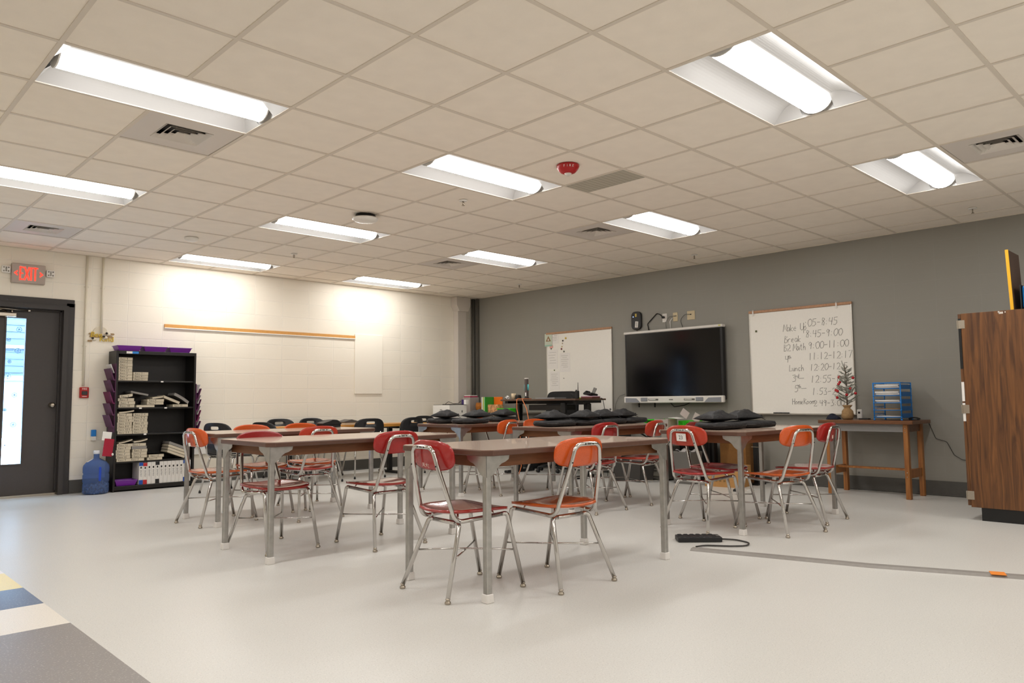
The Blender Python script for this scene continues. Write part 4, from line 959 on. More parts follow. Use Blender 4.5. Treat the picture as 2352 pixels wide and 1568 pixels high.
# ------------------------------------------------------------------ grey wall: display, boards, outlets
o = thing('wall_display', 'large black interactive display with a white frame on the grey wall', 'display', (XW, 0, 0))
t = bm_new(); ya, yb = 2.375, .845; yc, yw = (ya + yb) / 2, ya - yb
box(t, (-.085, yc, 1.46), (.075, yw - .01, .92), .006); obj('body', t, black, o)
B('wall_bracket', (-.028, yc, 1.45), (.05, .8, .55), blackm, o)
B('top_bar', (-.095, yc, 1.932), (.085, yw + .012, .034), mat('display_white', 'e2ddd6', .35), o, .008)
t = bm_new(); box(t, (-.13, yc, 1.008), (.05, yw + .012, .088), .012, seg=2); obj('bottom_bar', t, MATS['display_white'], o)
B('screen', (-.1235, yc, 1.475), (.003, yw - .07, .86), mat('screen_glass', '060608', .12, spec=.4), o)
for s in (-1, 1):
    t = bm_new(); prism(t, [(s * .74, .0), (s * .50, .0), (s * .53, .03), (s * .56, .055), (s * .74, .06)][::s], .01, onwall_g(yc, .972, XW - .148)); q = obj('speaker_grille', t, mat('speaker_grey', '8d8f95', .6), None); q.parent = o; q.matrix_parent_inverse = Matrix.Translation((-XW, 0, 0))
    t = bm_new(); box(t, (-.158, yc - s * .43, 1.01), (.012, .11, .05), .008); obj('eraser', t, MATS['speaker_grey'], o)
    t = bm_new(); box(t, (-.1565, yc - s * .28, 1.008), (.006, .16, .024), .003, mi=0); obj('pen_slot', t, greyp, o)
    t = bm_new(); tube(t, [(-.161, yc - s * .28 + .065, 1.008), (-.161, yc - s * .28 - .04, 1.008)], .007, 8); obj('pen', t, whitep, o)
B('power_button', (-.157, yc, 1.006), (.006, .06, .012), greyp, o, .002)
t = bm_new(); box(t, (-.139, .875, 1.934), (.002, .03, .012)); obj('status_label', t, mat('label_yellow', 'c8c23a', .5), o)
t = bm_new()
for y in (2.18, 1.92): box(t, (-.08, y, .935), (.02, .012, .06))
obj('bracket_tail', t, blackm, o)
def board(lb, y0, y1, z0, z1):
    o = thing('whiteboard', lb, 'whiteboard', (XW, 0, 0)); yc, w = (y0 + y1) / 2, y0 - y1
    B('writing_surface', (-.012, yc, (z0 + z1) / 2), (.016, w, z1 - z0), whiteb, o)
    t = bm_new()
    for y in (y0, y1): box(t, (-.013, y, (z0 + z1) / 2), (.026, .012, z1 - z0 + .01), .002)
    obj('side_frame', t, alu, o)
    B('cork_rail', (-.016, yc, z1 + .018), (.03, w + .012, .03), cork, o, .002); B('bottom_frame', (-.013, yc, z0 - .004), (.026, w + .01, .012), alu, o)
    return o
b1 = board('whiteboard left of the display with papers pinned on it', 3.965, 2.688, .815, 2.03); b2 = board('whiteboard right of the display with a handwritten bell schedule', .525, -.71, .83, 2.05)
B('marker_tray', (-.045, -.09, .822), (.07, 1.30, .012), alu, b2, .003)
t = bm_new(); 
for y in (.47, -.55): box(t, (-.036, y, 2.05), (.006, .016, .06), .002); box(t, (-.02, y, 2.088), (.035, .016, .006))
obj('map_hook', t, whitep, b2)
for i, y in enumerate((.22, .17, .115, .075)):
    q = thing('dry_marker', 'small marker lying on the whiteboard tray, %s' % ['leftmost', 'second from left', 'third from left', 'rightmost'][i], 'marker', (XW - .05, y, .8355), 0, 'markers on the whiteboard tray'); t = bm_new(); tube(t, [(0, -.02, 0), (0, .02, 0)], .0065, 8); obj('barrel', t, [blackm, ink][i % 2], q); t = bm_new(); tube(t, [(0, -.032, 0), (0, -.02, 0)], .007, 8); obj('cap', t, blackm, q)
ROWS = [('Make Up', .10, 1.815, ':05 - 8:45', -.165, 1.83, .112), ('Break', .09, 1.69, '8:45 - 9:00', -.215, 1.705, .105), ('B2 Math', .09, 1.575, '9:00 - 11:00', -.235, 1.56, .105), ('4th', .09, 1.445, '11:12 - 12:17', -.24, 1.43, .10),
        ('Lunch', .04, 1.325, '12:20 - 12:5', -.255, 1.31, .095), ('3rd', .01, 1.22, '12:55 - 1:5', -.26, 1.17, .105), ('5th', -.01, 1.10, '1:53 - 2:', -.27, 1.04, .10), ('HomeRoom', .02, .935, '2:49 - 3:00', -.28, .90, .095)]
t = bm_new()
rnd = random.Random(3)
ROWS = [('Make Up', .10, 1.80, ':05-8:45', -.165, 1.84, .085), ('Break', .09, 1.665, '8:45-9:00', -.17, 1.71, .083), ('B2 Math', .10, 1.565, '9:00-11:00', -.20, 1.575, .080), ('4^th', .09, 1.43, '11:12-12:17', -.20, 1.45, .078),
        ('Lunch', .045, 1.325, '12:20-12:5', -.21, 1.325, .074), ('3^rd', .01, 1.20, '12:55-1:5', -.215, 1.185, .082), ('5^th', -.015, 1.08, '1:53-2:', -.225, 1.045, .078), ('HomeRoom', .02, .935, '2:49-3:00', -.235, .915, .068)]
for a, ya_, za_, b_, yb_, zb_, sz in ROWS:
    hand(t, a, sz, onwall_g(ya_, za_, XW - .0203) @ Matrix.Rotation(rnd.uniform(-.01, .03), 4, 'Z'), .0042, .5, .1, rnd)
    hand(t, b_, sz, onwall_g(yb_, zb_, XW - .0203) @ Matrix.Rotation(rnd.uniform(-.01, .03), 4, 'Z'), .0042, .62, .1, rnd)
for y, z in ((-.075, 1.238), (-.10, 1.12)): tube(t, [(XW - .0208, y, z), (XW - .0208, y - .06, z + .002)], .0018, 4)
w_ = obj('handwriting', t, marker, b2); w_.matrix_parent_inverse = Matrix.Translation((-XW, 0, 0))
# thin the strokes a little is not possible with this face; keep the marker grey
for y, z, r_, lb, c_ in ((.44, 1.83, .012, 'small dark square magnet at the upper left of the schedule whiteboard', '5d6038'), ):
    q = B('square_magnet', (XW - .024, y, z), (.006, .022, .024), mat('magnet_olive', c_, .5)); tag(q, lb, 'magnet')
def sheetp(y0, y1, z0, z1, lb, lines, off=.022, col=None):
    o = thing('pinned_paper', lb, 'paper', (XW - off, (y0 + y1) / 2, (z0 + z1) / 2), 0, 'papers on the left whiteboard'); w, h = y0 - y1, z1 - z0
    B('sheet', (0, 0, 0), (.0015, w, h), col or paper, o)
    t = bm_new(); n = 0
    for k in range(lines):
        zz = h / 2 - h * (.14 + .7 * k / max(1, lines)); ww = w * rnd.uniform(.4, .75); box(t, (-.001, w * .06 * rnd.uniform(-1, 1), zz), (.0004, ww, .004)); n += 1
    if n: obj('printed_lines', t, mat('print_grey', 'a8a29a', .8), o)
    else: t.free()
    return o
q = sheetp(4.0, 3.845, 1.85, 2.045, 'sheet with a brown triangle sign at the top left of the left whiteboard', 0, .028, mat('sheet_mint', 'cfd6c4', .8))
t = bm_new(); prism(t, [(-.055, -.02), (.055, -.02), (0, .065)], .001, Matrix(((0, 0, -1, -.001), (-1, 0, 0, 0), (0, 1, 0, 0), (0, 0, 0, 1)))); prism(t, [(-.018, -.008), (.018, -.008), (0, .03)], .0015, Matrix(((0, 0, -1, -.001), (-1, 0, 0, 0), (0, 1, 0, 0), (0, 0, 0, 1))), mi=1); obj('triangle_sign', t, [mat('triangle_brown', '9a7a52', .7), paper], q)
B('teal_strip', (-.001, 0, -.085), (.0006, .155, .02), mat('strip_teal', '9fc8b4', .8), q)
sheetp(3.85, 3.72, 1.885, 2.03, 'list sheet with short lines right of the triangle sheet', 4); sheetp(3.90, 3.83, 1.82, 1.86, 'small pink note under the triangle sheet', 0, .0245, mat('pink_note', 'f0b0a4', .8))
sheetp(3.955, 3.735, 1.50, 1.79, 'white sheet with columns at the left edge of the whiteboard', 5); sheetp(3.70, 3.485, 1.44, 1.73, 'two-block printed sheet right of the columned sheet', 7); sheetp(3.91, 3.705, 1.165, 1.455, 'lowest printed sheet at the left edge of the whiteboard', 7)
for i, (y, z, c_, r_, lb) in enumerate(((3.87, 1.81, '4a4a3a', .012, 'dark square magnet above the columned sheet'), (3.565, 1.955, 'e0bf5a', .016, 'round yellow magnet, topmost on the left whiteboard'), (3.625, 1.92, '2a1e1c', .013, 'black magnet below the yellow one'), (3.635, 1.88, 'd9cbb8', .012, 'pale magnet between the black and red ones'),
        (3.645, 1.83, 'c9b47a', .011, 'small gold magnet above the red one'), (3.655, 1.795, '7a2620', .014, 'dark red round magnet left of the others'), (3.605, 1.755, '8a8a80', .014, 'grey magnet holding the two-block sheet'), (3.81, 1.475, '6a7a3a', .012, 'olive square magnet holding the lowest sheet'), (3.615, 1.345, '6a645a', .006, 'tiny lone magnet near the board middle'))):
    t = bm_new(); lathe(t, [(r_, 0), (r_, .006), (0, .007)], 4 if 'square' in lb else 12); bmesh.ops.transform(t, matrix=onwall_g(y, z, XW - .0215) @ Matrix.Rotation(math.pi / 4, 4, 'Z'), verts=t.verts)
    tag(obj('board_magnet', t, mat('magnet_%d' % i, c_, .5)), lb, 'magnet', 'magnets on the left whiteboard')
t = bm_new(); lathe(t, [(.016, 0), (.016, .004), (0, .004)], 14); bmesh.ops.transform(t, matrix=onwall_g(2.73, .875, XW - .021), verts=t.verts); tag(obj('board_logo_dot', t, greyp), 'small grey round mark at the lower right of the left whiteboard', 'sticker')
t = bm_new(); lathe(t, [(.05, 0), (.045, .02), (.0, .03)], 16); 
o = tag(obj('white_pencil_sharpener', t, whitep, loc=(5.07, -.715, .777)), 'small white gadget box behind the christmas tree', 'gadget') if False else None
t.free()
# router, outlets, cables
o = thing('wireless_router', 'black rounded router with a blue light on the wall above the display', 'router', (XW, 2.235, 2.112))
t = bm_new(); prism(t, rrect(.165, .255, .06, 7), .035, Matrix(((0, 0, -1, -.001), (-1, 0, 0, 0), (0, 1, 0, 0), (0, 0, 0, 1))), bev=.004); obj('housing', t, black, o)
B('barcode_label', (-.0365, -.01, -.055), (.001, .05, .085), paper, o, rot=(.12, 0, 0)); B('yellow_label', (-.0365, .0, .075), (.001, .03, .045), mat('label_gold', 'bba34a', .5), o)
t = bm_new(); 
for k in range(5): box(t, (-.0372, -.022 + k * .006, -.055), (.0004, .002, .07), rot=(.12, 0, 0))
obj('barcode', t, ink, o)
t = bm_new(); lathe(t, [(.006, 0), (.006, .001), (0, .001)], 10); bmesh.ops.transform(t, matrix=Matrix(((0, 0, -1, -.036), (-1, 0, 0, .045), (0, 1, 0, .055), (0, 0, 0, 1))), verts=t.verts); obj('status_light', t, mat('led_blue', '9fb8ff', .3, emit='8fb0ff', est=4), o)
for y, z, w, h, c_, lb, hs in ((1.778, 2.112, .072, .118, 'e6e1d8', 'white power outlet with a black plug above the display', 1), (1.608, 2.112, .072, .118, 'cdbb96', 'beige double socket plate above the display', 2), (1.365, 2.113, .118, .118, 'cdbb96', 'wider beige wall plate above the right of the display', 1)):
    o = thing('wall_outlet', lb, 'wall outlet', (XW, y, z), 0, 'wall plates above the display'); B('cover_plate', (-.004, 0, 0), (.008, w, h), mat('plate_' + c_, c_, .4), o, .003)
    for k in range(hs):
        t = bm_new(); box(t, (-.011, (.012 if hs == 2 else 0) - .024 * k, .012), (.008, .016, .014), .002); obj('socket', t, greyp if hs == 2 else blackm, o)
def cable(name, lb, pts, r, m_, grp=None, rad=.03):
    t = bm_new(); tube(t, fillet(pts, rad, 5), r, 8); return tag(obj(name, t, m_), lb, 'cable', grp)
X_ = XW - .012
cable('display_power_cable', 'thick black power cord curving from the outlet to the display', [(XW - .02, 1.79, 2.115), (XW - .05, 1.82, 2.16), (X_, 1.90, 2.185), (X_, 2.06, 2.05), (X_, 2.03, 1.95)], .0065, blackm)
t = bm_new(); box(t, (XW - .032, 1.785, 2.12), (.045, .035, .03), .008); tag(obj('plug', t, blackm), 'black plug pushed into the white outlet above the display', 'plug')
cable('thin_cable', 'thin grey cable from the beige double socket to the display', [(XW - .015, 1.61, 2.125), (XW - .03, 1.69, 2.12), (X_, 1.76, 2.05), (X_, 1.75, 1.95)], .003, greyp)
cable('white_cable', 'white cable hanging between the sockets above the display', [(XW - .015, 1.65, 2.10), (X_, 1.69, 2.06), (X_, 1.68, 1.95)], .0045, whitep)
cable('dark_thin_cable', 'thin dark cable curving from the wide beige plate to the display', [(XW - .015, 1.37, 2.125), (XW - .03, 1.44, 2.13), (X_, 1.53, 2.07), (X_, 1.49, 1.95)], .003, blackm, rad=.06)
cable('router_cable', 'short black cable pair from the router down to the display', [(X_, 2.24, 2.0), (X_, 2.235, 1.948)], .004, blackm); cable('loose_black_cable', 'loose black cable looping under the display', [(X_, 1.72, .97), (X_, 1.66, .91), (X_, 1.50, .93), (X_, 1.42, .96)], .005, blackm)
cable('antenna_wire', 'very thin black wire drooping left of the display', [(X_, 2.47, 1.09), (X_, 2.58, 1.06), (X_, 2.64, .95), (X_, 2.66, .82)], .002, blackm, rad=.08)
cable('wall_wire', 'thin black wire snaking down the grey wall behind the work table', [(X_, -1.44, .74), (X_, -1.50, .58), (X_, -1.60, .55), (X_, -1.66, .42), (X_, -1.73, .375), (X_, -1.9, .36)], .0028, blackm)

# ------------------------------------------------------------------ wooden work table and what stands on it
o = thing('work_table', 'dark wooden work table with grey apron against the grey wall', 'table', (4.91, -1.0, 0))
B('tabletop', (0, 0, .757), (.54, .94, .036), woodd, o, .004)
for x, y, sx, sy in ((-.20, 0, .02, .80), (.20, 0, .02, .80)): B('apron', (x, y, .70), (sx, sy, .078), mat('grey_apron', '8c8a88', .5, var=.03), o)
for y in (-.385, .385): B('end_apron', (0, y, .70), (.38, .02, .078), woodd, o)
for x in (-.20, .20):
    for y in (-.385, .385):
        t = bm_new(); box(t, (x, y, .369), (.055, .045, .738), .003); q = obj('leg', t, woodleg, o)
        t = bm_new()
        for z in (.22, .26, .66, .70):
            k = bmesh.new(); lathe(k, [(.005, 0), (.005, .002), (0, .0025)], 8); bmesh.ops.transform(k, matrix=Matrix(((0, 0, -1, x - .0275), (0, 1, 0, y), (1, 0, 0, z), (0, 0, 0, 1))), verts=k.verts); merge(t, k); k.free()
        if x < 0: obj('screws', t, nickel, q)
        else: t.free()
for y in (-.385, .385): B('side_stretcher', (0, y + .0, .245), (.35, .022, .085), woodleg, o, .002)
B('long_stretcher', (0, 0, .275), (.07, .75, .02), woodleg, o, .002)
WT = .7755
tx, ty = 4.92, -.735
o = thing('christmas_tree', 'small frosted christmas tree in a burlap base on the work table', 'christmas tree', (tx, ty, WT))
t = bm_new(); lathe(t, [(.0, 0), (.045, .002), (.058, .02), (.062, .05), (.055, .09), (.036, .115), (.030, .122), (.045, .14), (.052, .155), (.04, .15), (.0, .13)], 20)
for v in t.verts: v.co.x *= 1 + .08 * math.sin(v.co.z * 90 + v.co.y * 60); v.co.y *= 1 + .08 * math.cos(v.co.z * 70 + v.co.x * 60)
obj('burlap_base', t, mat('burlap', 'a5855c', .9, var=.15, vscale=60, bump=.5, bscale=160), o)
t = bm_new(); tube(t, [(0, 0, .12), (.004, 0, .35), (-.01, 0, .50), (-.004, .012, .60)], [.008, .006, .005, .003], 8); obj('trunk', t, mat('bark', '6a5848', .8), o)
rt = random.Random(11); frost = mat('frosted_needles', 'bdb9ae', .8, var=.2, vscale=60); ndl = mat('needles_green', '7d8676', .8)
def twig(bm, p, d, L):
    d = d.normalized(); tube(bm, [p, p + d * L * .55, p + d * L + Vector((0, 0, .012))], [.0035, .003, .002], 5, mi=1)
    n = int(L / .0032)
    for k in range(n):
        f = (k + .5) / n; q = p + d * L * f + Vector((0, 0, .012 * f * f))
        for r_ in range(4):
            a = rt.uniform(0, 6.283); s_ = d.orthogonal().normalized(); s_.rotate(Matrix.Rotation(a, 3, d)); e = q + (s_ + d * .7).normalized() * rt.uniform(.013, .021) * (1.1 - .3 * f)
            w_ = s_.cross(d) * .0016
            vs = [bm.verts.new(v) for v in (q - w_, q + w_, e)]; f_ = bm.faces.new(vs); f_.material_index = 0 if rt.random() < .85 else 1
t = bm_new(); tips = []
for i in range(34):
    z = .16 + .40 * (i / 34) ** .9; a = i * 2.399 + rt.uniform(-.3, .3); L = .125 * (1 - (z - .14) / .50) ** .8 + .025
    p = Vector((0, 0, z)); d = Vector((math.cos(a), math.sin(a), rt.uniform(.05, .6))); twig(t, p, d, L)
    if L > .07:
        for s_ in (-1, 1): d2 = d.copy(); d2.rotate(Matrix.Rotation(s_ * .7, 3, 'Z')); twig(t, p + d.normalized() * L * .4, d2, L * .5)
    tips.append(p + d.normalized() * L)
twig(t, Vector((-.006, .01, .55)), Vector((-.1, .35, 1)), .075); twig(t, Vector((0, 0, .50)), Vector((0, -.8, .5)), .06)
obj('branches', t, [frost, ndl], o, fix=False)
balls = [(-.07, .075, .235, 'lowest, at the left tip'), (-.05, .055, .455, 'topmost left'), (-.03, -.085, .445, 'topmost right'), (-.06, .045, .40, 'left of the trunk, third from top'), (-.06, .058, .38, 'just beneath the third from top'), (-.06, -.065, .33, 'right side, middle height'), (-.07, .085, .315, 'middle height, far left'), (-.09, .06, .305, 'middle height, left of centre'), (-.10, -.04, .265, 'low, right of centre'), (-.02, -.10, .28, 'low right, half hidden')]
for i, (x, y, z, wh) in enumerate(balls):
    q = thing('red_bauble', 'red bauble on the little tree, ' + wh, 'ornament', (tx + x, ty + y, WT + z), 0, 'red baubles on the little tree')
    t = bm_new(); bmesh.ops.create_uvsphere(t, u_segments=16, v_segments=10, radius=.0155)
    for f in t.faces: f.smooth = True
    obj('ball', t, mat('bauble_red', 'b3101c', .15, coat=.6), q)
    t = bm_new(); lathe(t, [(.004, .0145), (.004, .0195), (0, .0195)], 8); e = min(tips + [Vector((0, 0, z + .03))], key=lambda v: (v - Vector((x, y, z + .03))).length)
    tube(t, [(0, 0, .019), Vector((e.x - x, e.y - y, e.z - z)) if (e - Vector((x, y, z))).length < .09 else (-x * .3, -y * .3, .03)], .0006, 4); obj('cap_and_loop', t, nickel, q)
# blue tray tower with sheets
o = thing('tray_tower', 'bright blue five tier letter tray tower filled with paper on the work table', 'letter tray', (4.93, -1.195, WT))
tw, td, thh = .26, .30, .385
for k in range(5):
    z = .03 + k * .073; t = bm_new()
    for j in range(9): x = -td / 2 + td * j / 8; tube(t, [(x, -tw / 2, z), (x, tw / 2, z)], .0022, 5)
    for y in (-tw / 2, tw / 2): tube(t, [(-td / 2, y, z), (td / 2, y, z)], .004, 6); tube(t, [(-td / 2, y, z + .035), (td / 2, y, z + .035)], .003, 6)
    tube(t, [(-td / 2, -tw / 2, z), (-td / 2, tw / 2, z)], .004, 6)
    for j in range(7): x = -td / 2 + td * j / 6; [tube(t, [(x, y, z), (x, y, z + .035)], .002, 5) for y in (-tw / 2, tw / 2)]
    obj('tray_shelf', t, bluep, o)
    # side bin panels on the right
    B('side_panel', (0, -tw / 2 - .004, z + .015), (td - .02, .004, .045), mat('blue_panel', '1666ac', .45), o)
for x in (-td / 2, td / 2):
    for y in (-tw / 2 - .002, tw / 2 + .002):
        t = bm_new(); tube(t, [(x, y, .004), (x, y, thh)], .0062, 8)
        for k in range(5): lathe(t, [(.008, -.006), (.009, 0), (.008, .006)], 8, (x, y, .03 + k * .073))
        lathe(t, [(.011, 0), (.011, .012), (.007, .016)], 8, (x, y, 0)); obj('post', t, bluep, o)
for y in (-.13, .13): B('top_bar', (0, y, thh - .006), (td, .012, .012), bluep, o, .003)
B('top_bar', (-td / 2, 0, thh - .006), (.012, tw, .012), bluep, o, .003)
for k, (h, m_, lb) in enumerate(((.008, 'pale', 'thin pale sheets in the lowest blue tray'), (.008, 'kraft', 'thin tan folder in the fourth blue tray from the top'), (.026, 'w', 'thick white paper stack in the middle blue tray'), (.036, 'w', 'paper stack in the second blue tray from the top'), (.038, 'w', 'tall curled paper stack in the top blue tray'))):
    z = WT + .034 + k * .073; q = thing('paper_stack', lb, 'paper stack', (4.925, -1.195, z), 0, 'papers in the blue tray tower'); n = max(1, int(h / .012))
    for j in range(n): t = bm_new(); sheet(t, lambda u, v, j=j: Vector((u * .135 - .008 * (j % 2), v * .112 + .006 * math.sin(j * 2), h * (j + 1) / n + (.004 * u * u if k > 2 else 0))), h / n * .92, 6, 2); obj('sheets', t, kraft if m_ == 'kraft' else paper, q)
o = thing('computer_mouse', 'black computer mouse at the right end of the work table', 'mouse', (4.92, -1.40, WT)); t = bm_new(); sheet(t, lambda u, v: Vector((squircle(u, v, 2.6)[0] * .035, squircle(u, v, 2.6)[1] * .055, .003 + .03 * (1 - (u * u + v * v) / 2.2))), .003, 10, 12); obj('shell', t, black, o); B('base', (0, 0, .003), (.05, .085, .006), blackm, o, .002)
o = thing('small_black_bag', 'small black glove or bag left of the christmas tree base', 'bag', (4.88, -.60, WT)); t = bm_new(); sheet(t, lambda u, v: Vector((squircle(u, v, 2.4)[0] * .07, squircle(u, v, 2.4)[1] * .075, .004 + .05 * max(0, 1 - u * u) ** .6 * max(0, 1 - v * v) ** .6 * (1 + .3 * math.sin(4 * v + 2 * u)))), .003, 14, 14); obj('body', t, mat('navy_cloth', '1d2030', .8, bump=.4, bscale=30), o)
o = thing('white_timer', 'small white boxed timer standing behind the christmas tree', 'timer', (5.08, -.80, WT)); B('case', (0, 0, .055), (.03, .05, .10), whitep, o, .006); B('dark_window', (-.0155, 0, .07), (.002, .022, .022), ink, o)
o = B('flat_black_box', (5.0, -.88, WT + .006), (.07, .10, .012), black, None, .002); tag(o, 'flat black remote lying behind the burlap base', 'remote')

# ------------------------------------------------------------------ tall cabinet at the right edge
cx0, cy0, cw, cd, chh = 3.72, -2.185, .92, .62, 1.70
o = thing('tall_cabinet', 'tall walnut laminate cabinet at the right edge of the picture', 'cabinet', (cx0 + cw / 2, cy0 - cd / 2, 0))
B('side_panel', (-cw / 2 + .01, 0, (.105 + chh) / 2), (.02, cd, chh - .105), walnut, o, .0015); B('side_panel', (cw / 2 - .01, 0, (.105 + chh) / 2), (.02, cd, chh - .105), walnut, o)
B('top_panel', (0, 0, chh - .01), (cw - .04, cd, .02), walnut, o); B('bottom_panel', (0, 0, .115), (cw - .04, cd, .02), walnut, o); B('back_panel', (0, -cd / 2 + .005, .9), (cw - .04, .01, chh - .14), walnut, o)
B('toe_kick', (0, -.03, .0525), (cw - .02, cd - .08, .105), blackm, o)
for s in (-1, 1):
    d = B('door', (s * (cw / 4 - .002), cd / 2 + .013, (.115 + chh) / 2), (cw / 2 - .006, .022, chh - .12), walnut, o, .001)
    if s < 0:
        t = bm_new(); 
        for k, (z, c_) in enumerate(((1.45, 0), (1.05, 1), (.88, 1))): box(t, (-cw / 2 - .001 + .004, cd / 2 + .013, z), (.002, .020, (.42, .16, .15)[k]), mi=c_)
        obj('peeling_edge', t, [blackm, paper], d)
    for z in (.20, .905, 1.61):
        t = bm_new(); box(t, (s * (cw / 2) + s * .0015, cd / 2 - .002, z), (.004, .05, .07), .001); box(t, (s * (cw / 2) + s * .002, cd / 2 + .027, z), (.012, .008, .07), .001); obj('hinge', t, nickel, d)
t = bm_new()
for y, z, w, h in ((.02, chh - .018, .030, .016), (.035, chh - .01, .012, .014), (-.01, chh - .014, .008, .01)): box(t, (-cw / 2 - .0004, cd / 2 - .31 + y, z), (.001, w, h), .0004)
obj('chipped_spot', t, mat('chip_white', 'd8cfc4', .8), o)
# board, blue binder and dark box on the cabinet
o = thing('yellow_edged_board', 'thin upright brown board with a yellow edge leaning on the cabinet top', 'board', (3.90, -2.545, chh + .001)); B('panel', (0.02, .0, .245), (.36, .012, .49), mat('brown_board', '5c473d', .6), o, rot=(-.03, 0, 0)); B('yellow_edge', (-.165, .0, .245), (.012, .022, .49), mat('edge_yellow', 'f0b41f', .5), o, rot=(-.03, 0, 0))
o = thing('blue_bin', 'large blue bin in a dark frame on top of the cabinet', 'storage bin', (3.95, -2.74, chh + .001))
t = bm_new(); box(t, (0, 0, .10), (.30, .26, .19), .02, seg=2); obj('bin', t, mat('cobalt_plastic', '0f72b8', .35), o); t = bm_new(); box(t, (0, .136, .101), (.32, .01, .20)); box(t, (0, -.135, .101), (.32, .01, .20)); obj('dark_side', t, black, o); t = bm_new(); tube(t, [(-.155, .08, .19), (-.157, .0, .12)], .004, 6); obj('strap', t, blackm, o)
o = B('dark_carton', (4.30, -2.74, chh + .15), (.20, .2, .30), blackm, None, .004); tag(o, 'dark upright carton behind the blue bin on the cabinet', 'box')

# ------------------------------------------------------------------ power strip and floor raceway
o = thing('power_strip', 'black surge protector lying on the floor under the chair labelled 23', 'power strip', (1.415, -1.055, 0), math.radians(-45))
t = bm_new(); box(t, (0, 0, .019), (.31, .125, .034), .004); 
for k in range(6):
    for s in (-1, 1): box(t, (-.125 + k * .044, s * .045, .037), (.03, .03, .008), .003)
obj('housing', t, mat('strip_black', '201f20', .5), o)
t = bm_new()
for k in range(6):
    for s in (-1, 1): box(t, (-.125 + k * .044, s * .045 , .0412), (.010, .010, .0006))
obj('outlets', t, blackm, o); o2 = B('rocker_switch', (.135, 0, .037), (.02, .03, .006), greyp, o, .002)
cable('power_strip_cable', 'dark cord looping from the surge protector to the floor raceway', [(1.535, -1.165, .012), (1.60, -1.25, .008), (1.56, -1.37, .008), (1.45, -1.42, .008), (1.36, -1.34, .008), (1.27, -1.20, .008), (1.17, -1.19, .012)], .0055, mat('cord_grey', '35322f', .5), rad=.08)
A = [Vector((1.112, -1.195)), Vector((1.245, -1.66)), Vector((1.40, -2.25)), Vector((1.68, -2.97)), Vector((1.98, -3.75))]
t = bm_new(); rings = []
for i, p in enumerate(A):
    d = (A[min(i + 1, 4)] - A[max(i - 1, 0)]).normalized(); n_ = Vector((-d.y, d.x)); w = .048
    rings.append([t.verts.new((p.x + n_.x * q * w, p.y + n_.y * q * w, z)) for q, z in ((-1, 0), (-.55, .014), (.55, .014), (1, 0))])
for a, b in zip(rings, rings[1:]):
    for k in range(4): f = t.faces.new((a[k], a[(k + 1) % 4], b[(k + 1) % 4], b[k]))
t.faces.new(rings[0]); t.faces.new(rings[-1][::-1])
rw = tag(obj('floor_raceway', t, mat('raceway_grey', '8f8a84', .45, var=.05)), 'long grey rubber cable raceway crossing the floor at the right', 'cable cover')
t = bm_new(); p, d = Vector((1.632, -2.85)), Vector((.28, -.72)).normalized(); box(t, (p.x, p.y, .0155), (.09, .075, .0015), rot=(0, 0, math.atan2(d.y, d.x) + .0 + math.pi / 2)); tp = obj('orange_tape', t, mat('tape_orange', 'e8862a', .6), rw)

# ------------------------------------------------------------------ teacher corner: standing desk, chair, desk things
dxc, dyc, dz, dyl = 4.28, 3.015, 1.030, 1.41
o = thing('standing_desk', 'raised walnut topped standing desk with black legs before the grey wall', 'desk', (dxc, dyc, 0))
B('desktop', (0, 0, dz - .011), (.62, dyl, .022), mat('desk_top_brown', '5b4232', .4), o, .004); B('under_frame', (0, -.02, dz - .045), (.08, 1.28, .045), blackm, o, .004)
for y in (-.64, .64):
    leg = B('leg', (0, y, .5), (.07, .075, .93), blackm, o, .004); B('foot', (0, y, .02), (.55, .075, .035), blackm, leg, .008); B('arm', (0, y, dz - .04), (.5, .06, .035), blackm, o)
B('keyboard_tray', (-.05, -.05, dz - .115), (.30, .60, .075), mat('tray_dark', '1f1a17', .5), o, .006); B('cable_box', (-.22, -.42, dz - .12), (.06, .08, .15), black, o, .02, seg=3); B('drawer_hook', (-.1, -.61, dz - .06), (.05, .14, .035), blackm, o, .004)
DZ_ = dz
o = thing('office_chair', 'black mesh office chair behind the standing desk', 'office chair', (4.74, 3.28, 0))
t = bm_new(); sheet(t, lambda u, v: Vector((.10 - .04 * squircle(u, v, 5)[0] ** 2 + .04 * squircle(u, v, 5)[1] ** 2, squircle(u, v, 9)[0] * .30, .80 + squircle(u, v, 9)[1] * .33)), .05, 14, 16); obj('backrest', t, mat('mesh_black', '0f0f10', .7), o)
t = bm_new(); sheet(t, lambda u, v: Vector((squircle(u, v, 4)[0] * .24 - .16, squircle(u, v, 4)[1] * .26, .50 + .02 * u * u)), .07, 12, 12); obj('seat', t, MATS['mesh_black'], o)
t = bm_new(); tube(t, [(-.14, 0, .10), (-.14, 0, .44)], .03, 12); obj('gas_lift', t, blackm, o)
t = bm_new(); box(t, (-.01, 0, .44), (.32, .08, .03)); tube(t, fillet([(.10, 0, .44), (.14, 0, .46), (.13, 0, .75)], .04), .022, 8); obj('bracket', t, blackm, o)
